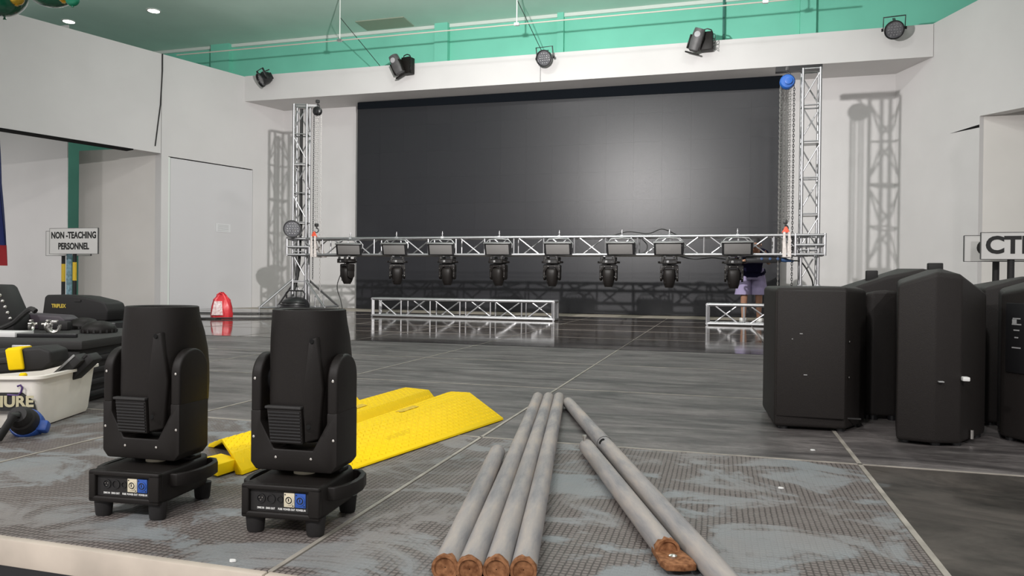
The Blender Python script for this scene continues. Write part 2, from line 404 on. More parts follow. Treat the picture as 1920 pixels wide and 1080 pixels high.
# ------------------------------------------------------------------ trusses
def truss_x(t, L, s, r, rb, bays, zigzag=True, ends=True):
    """box truss along x in the frame of t, section s, front bottom chord at y=0 z=0"""
    for y in (0, s):
        for z in (0, s): strut('chord', (0, y, z), (L, y, z), r, alu_m, t, 10)
    bl = L / bays
    for i in range(bays + 1):
        x = min(max(i * bl, r), L - r)
        for y in (0, s): strut('brace', (x, y, 0), (x, y, s), rb, alu_m, t)
        for z in (0, s): strut('brace', (x, 0, z), (x, s, z), rb, alu_m, t)
        if i < bays:
            g_ = .06
            for y, flip in ((0, i % 2), (s, (i + 1) % 2)):
                a, c = (0, s) if flip else (s, 0)
                strut('brace', (x + g_, y, a), ((i + 1) * bl - g_, y, c), rb, alu_m, t)
            strut('brace', (x + g_, 0 if i % 2 else s, s), ((i + 1) * bl - g_, s if i % 2 else 0, s), rb, alu_m, t)
TY = 10.60
t = thing('hung_truss', 'long aluminium box truss hung across the stage between two towers', 'truss', (-6.72, TY, .962))
truss_x(t, 7.90, .262, .021, .011, 17)
t = thing('ground_truss', 'three metre aluminium truss segment lying on the floor before the screen', 'truss', (-5.04, 10.0, .022))
truss_x(t, 2.80, .250, .022, .011, 6)
for x in (0, 2.80):
    for z in (0, .25): strut('end_bar', (x, -.02, z), (x, .27, z), .022, alu_m, t)
    for y in (0, .25): strut('end_bar', (x, y, 0), (x, y, .25), .022, alu_m, t)
t = thing('ground_truss', 'aluminium truss segment on the floor half hidden behind the black speakers', 'truss', (-.15, 9.98, .022))
truss_x(t, 2.80, .250, .022, .011, 6)
for x in (0, 2.80):
    for z in (0, .25): strut('end_bar', (x, -.02, z), (x, .27, z), .022, alu_m, t)
    for y in (0, .25): strut('end_bar', (x, y, 0), (x, y, .25), .022, alu_m, t)

def tower(x, y, s, h, label, rz=0, plates=True):
    t = thing('truss_tower', label, 'truss tower', (x, y, 0), rz); a = s / 2
    C4 = [(-a, -a), (a, -a), (a, a), (-a, a)]
    for cx, cy in C4: strut('chord', (cx, cy, .03), (cx, cy, h), .019, alu_m, t, 10)
    n = 7; bh = (h - .05) / n
    for i in range(n + 1):
        z = .05 + i * bh
        for k in range(4):
            p, q = C4[k], C4[(k + 1) % 4]
            strut('brace', (*p, z - .01), (*q, z - .01), .011, alu_m, t)
            if i < n:
                if (i + k) % 2: p, q = q, p
                strut('brace', (*p, z + .05), (*q, z + bh - .05), .010, alu_m, t)
        if i in (1, 3, 5) : MB().box(-a, a, -a, a, z - .035, z - .022).build('joint_plate', alu_dull, t)
    # sleeve block around the tower at truss height
    q = a + .075
    for z in (.962, 1.09, 1.224):
        for p0, p1 in (((-q, -q), (q, -q)), ((q, -q), (q, q)), ((q, q), (-q, q)), ((-q, q), (-q, -q))):
            strut('sleeve_bar', (*p0, z), (*p1, z), .018, alu_m, t)
    for p in ((-q, -q), (q, -q), (q, q), (-q, q)): strut('sleeve_bar', (*p, .945), (*p, 1.245), .018, alu_m, t)
    # base frame and diagonal outriggers
    for dx, dy in ((-1, -1), (1, -1), (1, 1), (-1, 1)):
        e = Vector((dx * .52, dy * .52, .025)); c = Vector((dx * a, dy * a, .55)); c0 = Vector((dx * a, dy * a, .06))
        strut('outrigger', c, e + Vector((0, 0, .07)), .018, alu_m, t)
        strut('outrigger', c0 + Vector((0, 0, .03)), e + Vector((0, 0, .07)), .018, alu_m, t)
        strut('outrigger', c0.lerp(e, .5) + Vector((0, 0, .05)), c.lerp(e, .5), .011, alu_m, t)
        MB().lathe([(.03, 0), (.03, .012), (.012, .015), (.012, .10), (.02, .10), (.02, .115)], 12, T(e.x, e.y, .001)).build('foot', alu_dull, t)
        strut('collar', (dx * a, dy * a, .05), (dx * a, dy * a, .56), .026, alu_m, t)
    return t
lt = tower(-6.74, 10.73, .215, 3.46, 'left aluminium truss tower with outriggers, beside the flush door', rz=R(18))
rt = tower(1.175, 10.73, .22, 3.50, 'right aluminium truss tower behind the black speakers')
MB().box(-.12, .26, -.03, .03, 3.44, 3.475).build('top_arm', alu_dull, lt)
MB().box(-.46, .14, -.05, .05, 3.49, 3.56).build('top_beam', black_metal, rt)
# black cable bundle inside the left tower
tag(MB().path([(-6.74, 10.72, 3.4), (-6.745, 10.72, 2.4), (-6.735, 10.72, 1.5), (-6.75, 10.7, .9), (-6.77, 10.69, .62), (-6.80, 10.6, .3), (-6.78, 10.35, .04)], .026, 8).build('cable_bundle', cable_m), 'thick black cable bundle running up inside the left tower', 'cable')

# chain hoists
def chain_part(parent, name, x, y, z0, z1, m, r=.011):
    """alternating oval links joined into one chain"""
    b = MB(); n = int((z1 - z0) / .035); dz = (z1 - z0) / max(n, 1)
    for k in range(n):
        z = z0 + (k + .5) * dz; hh = dz * .68; ww = r
        pts = [(ww * math.cos(a), hh * math.sin(a)) for a in [2 * PI * i / 8 for i in range(9)]]
        if k % 2: P3 = [(x + u, y, z + v) for u, v in pts]
        else: P3 = [(x, y + u, z + v) for u, v in pts]
        b.path(P3, .0042, 4, cap=False)
    return b.build(name, m, parent, smooth=False)
def hook(parent, x, y, z, m):
    pts = [(x + .035 * math.cos(a), y, z - .03 + .038 * math.sin(a)) for a in [R(100) - R(270) * i / 12 for i in range(13)]]
    MB().path([(x, y, z + .04), (x, y, z + .01)] + pts, [.012] * 2 + [.012 - .0005 * i for i in range(13)], 8).build('hook', m, parent)
    MB().box(x - .03, x + .03, y - .025, y + .025, z + .03, z + .085).build('hook_block', m, parent, bevel=.012)
def sling(x, y, label):
    t = thing('lifting_sling', label, 'sling', (x, y, 0), 0, 'slings lifting the hung truss')
    MB().prism([(-.055, 0, 1.26), (.055, 0, 1.26), (.012, 0, 1.345), (-.012, 0, 1.345)], (0, .02, 0)).build('orange_eye', orange_m, t, bevel=.006)
    for k, u in ((-1, -.045), (1, .02)):
        MB().prism([(u, -.03, .93), (u + .05, -.03, .93), (u + .035, -.035, 1.27), (u + .005, -.035, 1.27)], (0, .006, 0)).build('strap', sling_m, t)
        MB().prism([(u, .29, .93), (u + .05, .29, .93), (u + .035, .03, 1.27), (u + .005, .03, 1.27)], (0, .006, 0)).build('strap', sling_m, t)
    MB().box(-.045, .07, -.03, .296, .925, .932).build('strap', sling_m, t)
h = thing('chain_hoist', 'black chain hoist hanging from the left tower top', 'hoist', (-6.43, 10.70, 0))
MB().lathe([(.02, -.05), (.06, -.045), (.075, -.02), (.075, .03), (.055, .05), (.02, .055)], 20, T(0, 0, 3.34) @ RM(PI / 2, 'X')).build('housing', black_metal, h)
MB().box(-.03, .03, -.07, .07, 3.29, 3.37).build('gear_case', black_metal, h, bevel=.015)
hook(h, 0, 0, 3.445, dchain_m)
for dx in (-.022, .012): chain_part(h, 'load_chain', dx, 0, 1.47, 3.29, chain_m)
chain_part(h, 'hand_chain', -.035, -.05, .56, 3.27, dchain_m)
chain_part(h, 'hand_chain', .10, -.05, .10, 3.27, chain_m, .007)
hook(h, 0, 0, 1.40, dchain_m)
h = thing('chain_hoist', 'blue chain hoist hanging from the right tower beam', 'hoist', (.868, 10.70, 0))
MB().lathe([(.03, -.06), (.085, -.055), (.102, -.02), (.102, .03), (.085, .055), (.03, .06)], 20, T(0, 0, 3.345) @ RM(PI / 2, 'X')).build('housing', hoist_blue, h)
MB().lathe([(.03, -.09), (.05, -.085), (.05, -.06)], 16, T(.01, 0, 3.345) @ RM(-PI / 2, 'X')).build('hub', hoist_blue, h)
hook(h, 0, 0, 3.47, dchain_m)
for dx, dy in ((-.075, 0), (-.03, .01), (.02, .01), (.04, -.02)): chain_part(h, 'load_chain', dx, dy, 1.42 if abs(dx) < .07 else 1.0, 3.28, chain_m)
chain_part(h, 'hand_chain', .085, -.05, .36, 3.28, dchain_m)
chain_part(h, 'hand_chain', -.095, -.05, .30, 3.28, chain_m, .007)
hook(h, 0, 0, 1.36, dchain_m)
sling(-6.42, TY - .0, 'white and orange sling round the truss near the left tower')
sling(.868, TY - .0, 'white and orange sling round the truss near the right tower')

# ------------------------------------------------------------------ moving head lights
def superring(hw, hd, z, e, n=40, cy=0.):
    out = []
    for k in range(n):
        a = 2 * PI * k / n; c, s_ = math.cos(a), math.sin(a)
        out.append(Vector((hw * math.copysign(abs(c) ** (2 / e), c), cy + hd * math.copysign(abs(s_) ** (2 / e), s_), z)))
    return out
def moving_head(label, loc, rz, yoke_rz=0., writing=True):
    t = thing('moving_head_light', label, 'stage light', loc, rz)
    # base
    base = MB().prism([(-.0875, -.122, .036), (.0875, -.122, .036), (.0875, .08, .036), (.07, .12, .036), (-.07, .12, .036), (-.0875, .08, .036)], (0, 0, .070)).build('base', black_m, t, bevel=.008, seg=3)
    MB().prism([(-.078, .02, .104), (.078, .02, .104), (.080, .07, .104), (.055, .112, .104), (-.055, .112, .104), (-.080, .07, .104)], (0, 0, .010)).build('top_plate', black_m, base, bevel=.004)
    MB().box(-.0875, .0875, -.136, -.118, .094, .106).build('front_lip', black_m, base, bevel=.004, seg=3)
    MB().box(-.0875, .0875, -.136, -.118, .036, .049).build('front_lip', black_m, base, bevel=.004, seg=3)
    MB().box(-.0875, -.071, -.136, -.118, .038, .104).build('front_lip', black_m, base, bevel=.004, seg=3)
    MB().box(.062, .0875, -.136, -.118, .038, .104).build('front_lip', black_m, base, bevel=.004, seg=3)
    panel = MB().box(-.072, .063, -.1245, -.1215, .048, .095).build('connector_panel', black2_m, t)
    for x, rr in ((-.0465, .0098), (-.0240, .0098), (-.0035, .0068)):
        c = MB().lathe([(rr, 0), (rr, .003), (rr * .8, .003), (rr * .75, -.001)], 20, T(x, -.1245, .0755) @ RM(PI / 2, 'X'), cap0=False).build('socket', black_metal, panel)
    for dx, dz in ((-.0035, .002), (.0035, .002), (0, -.0035)):
        MB().lathe([(.0009, 0), (.0009, .0035)], 6, T(-.0465 + dx, -.1245, .0755 + dz) @ RM(PI / 2, 'X')).build('pin', silver_m, panel)
    for x, m in ((.0175, cream_conn), (.0425, blue_conn)) if writing else ((.0175, grey_print), (.0425, dusty_m)):
        MB().box(x - .0118, x + .0118, -.1275, -.1240, .0605, .0905).build('power_socket', m, panel, bevel=.001)
        c = MB().lathe([(.0098, 0), (.0098, .0022), (.0088, .0026), (.0078, .0026), (.0074, .0006)], 24, T(x, -.1275, .0752) @ RM(PI / 2, 'X'), cap1=False).build('power_ring', m, panel)
        MB().lathe([(.0076, .0004), (.0076, .0009)], 24, T(x, -.1275, .0752) @ RM(PI / 2, 'X')).build('power_gap', black_metal, panel)
        MB().lathe([(.0050, .0004), (.0050, .0026), (.0042, .0030)], 20, T(x, -.1275, .0752) @ RM(PI / 2, 'X')).build('power_core', m, panel)
        MB().box(x - .0012, x + .0012, -.1312, -.130, .0735, .0795).build('power_slot', black_metal, panel)
        for sx, sz in ((-.0088, .0865), (.0088, .0640)):
            MB().lathe([(.0014, 0), (.0014, .0008)], 8, T(x + sx, -.1275, sz) @ RM(PI / 2, 'X')).build('screw', black_metal, panel)
    if writing:
        for s_, x in (('DMX IN', -.0475), ('DMX OUT', -.0255), ('FUSE', -.0035), ('POWER OUT', .0168), ('POWER IN', .0430)):
            text('lettering', s_, .0056, white_print, panel, T(x, -.1248, .0550) @ FRONT, .0002, .0002, sx=.80)
    for x in (-.068, .068):
        for y in (-.105, .098):
            MB().lathe([(.0165, 0), (.0185, .004), (.022, .040)], 16, T(x, y, 0)).build('foot', black2_m, t)
    for sgn in (-1, 1):
        ctr = [(.080, -.082), (.098, -.080), (.113, -.055), (.121, -.015), (.122, .03), (.114, .075), (.097, .103), (.078, .108)]
        rings = []
        for i, (x, y) in enumerate(ctr):
            x0, y0 = ctr[max(i - 1, 0)]; x1, y1 = ctr[min(i + 1, 7)]
            d = Vector((x1 - x0, y1 - y0, 0)).normalized(); nn = Vector((d.y, -d.x, 0)) * .0065
            p = Vector((x, y, .083)); up = Vector((0, 0, .0145))
            ring = [p + nn + up, p - nn + up, p - nn - up, p + nn - up]
            rings.append([Vector((q.x * sgn, q.y, q.z)) for q in ring])
        MB().loft(rings).build('handle', black_m, t, bevel=.003)
    MB().lathe([(.024, 0), (.024, .022)], 28, T(0, .0, .106)).build('pan_bearing', cream_conn if writing else black_metal, t)
    # squash the base front to back
    for ch in [c for c in t.children]:
        for q_ in [ch] + list(ch.children):
            if not q_.get('squashed'): q_.data.transform(Matrix.Diagonal((1, .80, 1, 1))); q_['squashed'] = 1
    for ch in t.children:
        for q_ in [ch] + list(ch.children): del q_['squashed']
    # yoke
    Y = RM(yoke_rz, 'Z'); yd = .052
    yz = .121
    poly = [(-.101, .016 + yz), (-.088, yz), (.088, yz), (.101, .016 + yz), (.101, .250), (.077, .250), (.077, .226), (.045, .168), (-.045, .168), (-.077, .226), (-.077, .250), (-.101, .250)]
    yoke = MB().prism([(x, -yd, z) for x, z in poly], (0, 2 * yd, 0), Y).build('yoke', black_m, t, bevel=.0035, seg=2)
    for sgn in (-1, 1):
        tomb = [(-yd, .245)] + [(yd * -math.cos(a), .320 + yd * math.sin(a)) for a in [PI * i / 14 for i in range(15)]] + [(yd, .245)]
        x0 = .0770 if sgn > 0 else -.1010
        MB().prism([(x0, y, z) for y, z in tomb], (.024, 0, 0), Y).build('yoke_arm', black_m, yoke, bevel=.006, seg=3)
        MB().lathe([(.034, 0), (.034, .012)], 24, Y @ T(sgn * .0715, .01, .312) @ RM(PI / 2, 'Y') @ T(0, 0, -.006)).build('tilt_hub', black_metal, yoke)
    for x, z in ((-.091, .318), (.091, .318), (-.093, .192), (.093, .192), (-.040, .150), (.042, .150)):
        MB().lathe([(.0028, 0), (.0028, .0012), (.0018, .0017)], 10, Y @ T(x, -yd + .0002, z) @ RM(PI / 2, 'X')).build('screw', silver_m, yoke)
    # head: moulded barrel, flatter low down, round at the rim
    HC = .018
    secs = [(.040, .055, .178, 3, .030), (.056, .078, .186, 3.2, .032), (.066, .090, .206, 3.4, .033), (.0715, .096, .240, 3.4, .034), (.0735, .099, .280, 3.2, .034), (.0745, .099, .325, 3.0, .034),
            (.0775, .096, .365, 2.7, .031), (.0795, .090, .405, 2.4, .026), (.0805, .084, .435, 2.1, .020), (.0800, .0810, .455, 2.0, .018), (.0795, .0795, .466, 2.0, .018)]
    if not writing:
        secs = [(.040, .055, .178, 3, 0), (.058, .078, .188, 3, 0), (.068, .090, .215, 3, 0), (.072, .094, .260, 2.8, 0), (.071, .092, .310, 2.6, 0), (.067, .084, .360, 2.4, 0), (.060, .072, .405, 2.2, 0), (.053, .060, .440, 2, 0), (.046, .050, .460, 2, 0)]
        HC = 0.
    rings = [[Y @ p for p in superring(a, c, z, e, cy=q_)] for a, c, z, e, q_ in secs]
    kk = 1. if writing else .58
    rings.append([Y @ p for p in superring(.0768 * kk, .0768 * kk, .4675, 2, cy=HC)])
    rings.append([Y @ p for p in superring(.0710 * kk, .0710 * kk, .4650, 2, cy=HC)])
    rings.append([Y @ p for p in superring(.0680 * kk, .0680 * kk, .4350, 2, cy=HC)])
    head = MB().loft(rings).build('head', black_m, t, ang=50)
    MB().lathe([(.0675 * kk, 0), (.050 * kk, .006), (.02, .011), (.003, .0118)], 30, Y @ T(0, HC, .4355)).build('lens', lens_m, head)
    # raised front facets that leave a V between them
    MB().prism([(.058, -.048, .192), (.034, -.066, .186), (.031, -.070, .300), (.040, -.0640, .405), (.056, -.056, .412), (.066, -.046, .300)], (0, .02, 0), Y).build('facet', black_m, head, bevel=.004)
    MB().prism([(-.053, -.050, .262), (.027, -.050, .262), (.032, -.050, .184), (-.044, -.050, .184)], (0, -.020, 0), Y).build('vent_hood', black_m, head, bevel=.003)
    MB().box(-.055, .029, -.0745, -.060, .258, .264, Y).build('vent_lip', dusty_m, head, bevel=.002)
    b = MB()
    for i in range(10): b.box(-.0415 - i * .0008, .0290 - i * .0004, -.0722, -.0690, .188 + i * .0068, .1912 + i * .0068, Y)
    b.build('vent_slats', black_metal, head, smooth=False)
    for z, y in ((.402, -.0615), (.222, -.0715)):
        MB().lathe([(.0055, 0), (.0045, .0015)], 14, Y @ T(.046, y, z) @ RM(PI / 2, 'X')).build('screw_recess', dark_gap, head)
    if writing:
        pass
    return t
mhR = moving_head('black moving head light on deck, right one, before the yellow ramps', (-.878, 1.420, 0), R(5), R(-1))
mhL = moving_head('black moving head light on deck, left one, beside the white bin', (-1.264, 1.408, 0), R(5), R(-2))
for o_ in (mhR, mhL): o_['group'] = 'moving head lights standing on the deck'

ORD = ['leftmost', 'second from left', 'third from left', 'fourth from left', 'fifth from left', 'sixth from left', 'seventh from left', 'rightmost']
hung = moving_head('x', (0, 0, 0), 0, 0, writing=False)
# clamps between base and truss chord
for x in (-.05, .05):
    MB().box(x - .014, x + .014, -.02, .02, -.03, .004).build('clamp', alu_dull, hung, bevel=.004)
MX = [-5.812, -4.93, -4.075, -3.244, -2.405, -1.561, -.691, .192]
for i, x in enumerate(MX):
    o = hung if i == 0 else copy_tree(hung)
    o.location = (x, TY + .02, .928); o.rotation_euler = (PI, 0, R([150, 205, 184, 172, 180, 181, 183, 180][i])); o.scale = (1.26, 1.15, .94)
    tag(o, 'black moving head hanging under the hung truss, ' + ORD[i] + ' of eight', 'stage light', 'moving heads hung under the truss')

# ------------------------------------------------------------------ strobe panels on the truss
def strobe(first=True):
    t = thing('strobe_panel', 'x', 'stage light', (0, 0, 0))
    TL = T(0, 0, 0) @ RM(R(20), 'X')
    MB().prism([(-.205, -.055, -.095), (-.205, .055, -.075), (-.205, .055, .07), (-.205, -.055, .095)], (.41, 0, 0), TL).build('body', black_metal, t, bevel=.006)
    MB().box(-.21, .21, -.085, -.02, .090, .102, TL).build('hood', alu_dull, t, bevel=.003)
    MB().box(-.175, .175, -.062, -.054, -.080, .070, TL).build('face', face_m, t, bevel=.002)
    b = MB()
    for k in range(9): b.box(-.18 + k * .043, -.165 + k * .043, .045, .085, -.07, .07, TL)
    b.build('heat_sink', black2_m, t, smooth=False)
    for s_ in (-1, 1): MB().path([TL @ Vector((s_ * .21, 0, .0)), Vector((s_ * .215, 0, .06)), Vector((s_ * .15, .02, .13)), Vector((0, .02, .14))], .008, 6).build('bracket', alu_dull, t)
    MB().lathe([(.028, -.02), (.028, .02)], 14, T(0, .055, .165) @ RM(PI / 2, 'Y')).build('clamp', alu_m, t)
    MB().lathe([(.008, 0), (.008, .035), (.016, .04), (.016, .052), (.007, .055), (.004, .085)], 10, T(0, .055, .180)).build('clamp_bolt', alu_m, t)
    return t
st = strobe()
for i, x in enumerate([-5.735, -4.933, -4.151, -3.229, -2.299, -1.373, -.696, .234]):
    o = st if i == 0 else copy_tree(st)
    o.location = (x, TY - .055, 1.060); o.rotation_euler = (0, 0, R([14, 4, 8, 2, 0, -4, -2, -1][i]))
    tag(o, 'grey faced LED strobe panel clamped on the hung truss, ' + ORD[i] + ' of eight', 'stage light', 'strobe panels on the truss')

# draped cables on the truss
def cable(name, pts, r, label, m=cable_m, n=6, cat='cable'):
    # smooth the polyline
    P = [Vector(p) for p in pts]; out = []
    for i in range(len(P) - 1):
        p0, p1, p2, p3 = P[max(i - 1, 0)], P[i], P[i + 1], P[min(i + 2, len(P) - 1)]
        for k in range(6):
            u = k / 6
            out.append(.5 * ((2 * p1) + (p2 - p0) * u + (2 * p0 - 5 * p1 + 4 * p2 - p3) * u * u + (3 * p1 - p0 - 3 * p2 + p3) * u ** 3))
    out.append(P[-1])
    return tag(MB().path(out, r, n).build(name, m), label, cat)
cable('power_cable', [(-1.55, TY + .13, 1.235), (-1.30, TY + .10, 1.30), (-1.0, TY + .08, 1.27), (-.80, TY + .05, 1.33), (-.60, TY + .1, 1.25)], .008, 'black power cable looping over the truss top')
cable('power_cable', [(-.55, TY + .1, .94), (-.35, TY + .08, .90), (-.1, TY + .1, .92), (.1, TY + .1, .90), (.35, TY + .12, .92)], .009, 'black power cable sagging under the truss near the person')
cable('power_cable', [(-1.1, TY + .2, 1.2), (-1.02, TY + .18, 1.1), (-1.06, TY + .15, 1.0), (-1.2, TY + .2, .97)], .009, 'black cable curling inside the hung truss between strobe panels')
cable('power_cable', [(-5.96, TY + .26, .95), (-6.02, TY + .26, .75), (-6.13, TY + .26, .45), (-6.08, TY + .3, .2), (-6.02, TY + .2, .012), (-6.2, TY, .008)], .007, 'thin black cable dropping from the truss to the floor by the left tower')

# power distribution box under the truss, with blue plugs
t = thing('power_box', 'black power distribution box with blue sockets under the truss right end', 'power box', (.62, TY + .12, .905))
MB().box(-.27, .19, -.07, .07, -.055, .035).build('body', black_metal, t, bevel=.008)
for x in (-.06, .05, .15):
    MB().lathe([(.019, 0), (.019, .015), (.013, .017)], 16, T(x, -.07, .0) @ RM(PI / 2, 'X')).build('socket', blue_dim, t)
for x in (-.2, .12): MB().box(x - .01, x + .01, -.01, .01, .03, .05).build('hanger', alu_dull, t)
pl = MB().lathe([(.02, 0), (.03, .01), (.03, .07), (.02, .1), (.016, .17)], 14, T(.19, -.02, -.01) @ RM(R(97), 'Y')).build('plug', blue_dim, t)
cable('power_cable', [(.98, TY + .1, .88), (1.06, TY + .06, .87), (1.12, TY + .05, .80), (1.17, TY, .70), (1.22, TY, .55), (1.2, TY + .1, .3)], .011, 'black supply cable from the blue plug to the right tower')

# PAR light on the left tower sleeve and the one at its foot
def par_can(name, label, loc, rot, s=1., bracket=True, group=None):
    t = thing(name, label, 'stage light', loc, 0, group); t.rotation_euler = rot; t.scale = (s,) * 3
    # axis along -y, lens at front
    A = RM(PI / 2, 'X')
    MB().lathe([(.05, -.16), (.10, -.13), (.125, -.06), (.13, .06), (.15, .075), (.15, .10), (.135, .10), (.130, .075)], 28, A, cap1=False).build('can', black_metal, t)
    ln = MB().lathe([(.130, .070), (.06, .078), (.01, .080)], 28, A).build('lens', lens_m, t)
    b = MB()
    for i in range(-2, 3):
        for j in range(-2, 3):
            if i * i + j * j < 7: b.lathe([(.017, 0), (.012, .008), (.003, .011)], 8, A @ T(i * .042 + (j % 2) * .01, j * .042, .072))
    b.build('led_beads', bead_m, ln)
    if bracket:
        for s_ in (-1, 1): MB().box(s_ * .158 - .006, s_ * .158 + .006, -.02, .02, -.02, .20).build('bracket_arm', black_metal, t, bevel=.003)
        MB().box(-.164, .164, -.02, .02, .19, .202).build('bracket_bar', black_metal, t, bevel=.003)
        for s_ in (-1, 1): MB().lathe([(.025, 0), (.025, .02)], 12, T(s_ * .165, 0, 0) @ RM(s_ * PI / 2, 'Y')).build('knob', black_metal, t)
    MB().box(-.07, .07, .10, .17, -.07, .07).build('rear_box', black2_m, t, bevel=.012)
    return t
par_can('par_light', 'black LED par light sitting on the left tower sleeve', (-6.77, 10.52, 1.385), (R(4), 0, R(30)), .95, bracket=False)
# floor light behind: round head with carry bracket
t = thing('floor_light', 'round black stage light standing inside the foot of the left tower', 'stage light', (-6.55, 10.28, 0))
MB().lathe([(.12, 0), (.15, .02), (.215, .06), (.23, .13), (.20, .21), (.12, .265), (.03, .275)], 32).build('body', black_metal, t)
for z in (.10, .15, .19): MB().path([(.235 * math.cos(a), .235 * math.sin(a), z) for a in [R(-160) + R(140) * i / 16 for i in range(17)]], .006, 5).build('fin', dusty_m, t)
MB().path([(-.16, 0, .22), (-.17, 0, .33), (-.13, 0, .37), (.13, 0, .37), (.17, 0, .33), (.16, 0, .22)], .012, 8).build('carry_bar', black_metal, t)
for x in (-.09, 0, .09): MB().box(x - .012, x + .012, -.02, .02, .25, .36).build('clip', alu_dull, t, bevel=.003)

# ------------------------------------------------------------------ lights on the header
HP = [((-8.40, 12.06, 4.38), R(30), R(-35)), ((-2.90, 12.08, 4.37), R(18), R(-6)), ((2.47, 12.06, 4.40), R(28), R(-8))]
HL = ['black par light at the far left end of the white header', 'grey par light in the middle of the white header', 'black par light at the right end of the white header']
for (l, rx, rz), s_ in zip(HP, HL):
    t = par_can('header_par_light', s_, l, (rx, 0, rz), .92, group='par lights on the header')
    MB().box(-.02, .02, .0, .19, .12, .14).build('wall_arm', black_metal, t)
HM = [((-5.56, 12.05, 4.44), R(-14), 'grey moving head light on the left half of the header'), ((-.34, 12.05, 4.46), R(-6), 'grey moving head light on the right half of the header')]
for i, (l, rz, s_) in enumerate(HM):
    t = thing('header_moving_head', s_, 'stage light', l, rz, 'moving heads on the header')
    MB().box(.0, .19, .0, .165, -.16, .13).build('base', black_m, t, bevel=.015)
    MB().path([(.02, .05, .13), (.03, .05, .17), (.10, .05, .185), (.16, .05, .16), (.18, .05, .12)], .010, 8).build('carry_handle', black_metal, t)
    A = T(-.045, -.06, .0) @ RM(R(-22 if i == 0 else 20), 'Y') @ RM(R(12), 'X')
    hd_ = MB().loft([[A @ p for p in superring(a, c, z, 2.6, 24)] for a, c, z in ((.05, .05, -.20), (.085, .08, -.17), (.10, .09, -.05), (.09, .085, .08), (.08, .078, .16), (.072, .07, .165), (.066, .064, .14))]).build('head', grey_case, t)
    MB().lathe([(.064, 0), (.03, .012), (.004, .014)], 20, A @ T(0, 0, .142)).build('lens', clear_m, hd_)
    MB().lathe([(.05, 0), (.045, .012), (.004, .016)], 20, A @ T(0, -.082, .07) @ RM(R(80), 'X')).build('front_lens', clear_m, hd_)
    for x in (-.105, .09): MB().box(x - .012, x + .012, -.05, .05, -.17, .05, A).build('yoke_arm', black_m, t, bevel=.01)
    MB().box(-.12, .105, -.05, .05, -.235, -.21, A).build('yoke', black_m, t, bevel=.01)
    for k in range(4):
        MB().path([(.19, .02, .08 - .07 * k), (.225, .0, .07 - .07 * k), (.23, .0, .0 - .06 * k), (.19, .03, -.05 - .03 * k)], .006, 6).build('wire_loop', cable_m, t)
    MB().box(.02, .15, .15, .185, -.03, .03).build('wall_mount', black_metal, t)

# ------------------------------------------------------------------ ceiling things
for i, (x, y, s_) in enumerate(((-12.15, 11.18, 'round recessed ceiling lamp nearest the left wall'), (-10.12, 11.13, 'round recessed ceiling lamp second from the left wall'))):
    t = thing('ceiling_downlight', s_, 'ceiling light', (x, y, 5.5), 0, 'recessed ceiling lamps')
    MB().lathe([(.125, 0), (.125, -.012), (.10, -.014), (.10, -.004)], 28, cap0=False, cap1=False).build('ring', cornice_m, t)
    MB().lathe([(.102, -.003), (.08, -.010), (.02, -.013)], 28).build('lens', lamp_m, t)
tag(MB().box(-6.75, -5.75, 12.55, 13.05, 5.486, 5.50).build('ceiling_hatch', hatch_m, smooth=False), 'square dull green ceiling hatch near the green wall', 'hatch')
t = thing('curtain_rail', 'long thin metal rail hung below the ceiling across the stage', 'rail', (0, 11.3, 4.70))
strut('rail_bar', (-9.75, 0, 0), (1.2, 0, 0), .011, mat('rail_paint', (.50, .46, .40), .5), t, 8)
for x in (-6.37, -3.19, 0.6):
    strut('hanger_rod', (x, 0, 0), (x, 0, .80), .010, cornice_m, t, 8)
    MB().box(x - .04, x + .04, -.025, .025, -.02, .022).build('clip', alu_dull, t)
for i, (x0, x1) in enumerate(((-6.37, -6.06), (-3.19, -2.98))):
    tag(MB().path([(x0, 11.3, 5.1), (x1, 12.25, 4.5)], .006, 5).build('stay_wire', cable_m), ['thin stay wire from left rail hanger to header', 'thin stay wire from right rail hanger to header'][i], 'wire')
tag(MB().path([(.02, 13.10, 4.5), (.02, 13.10, 5.46)], .022, 8).build('wall_conduit', mat('conduit', (.05, .17, .14), .5)), 'dark vertical conduit on the green wall', 'pipe')

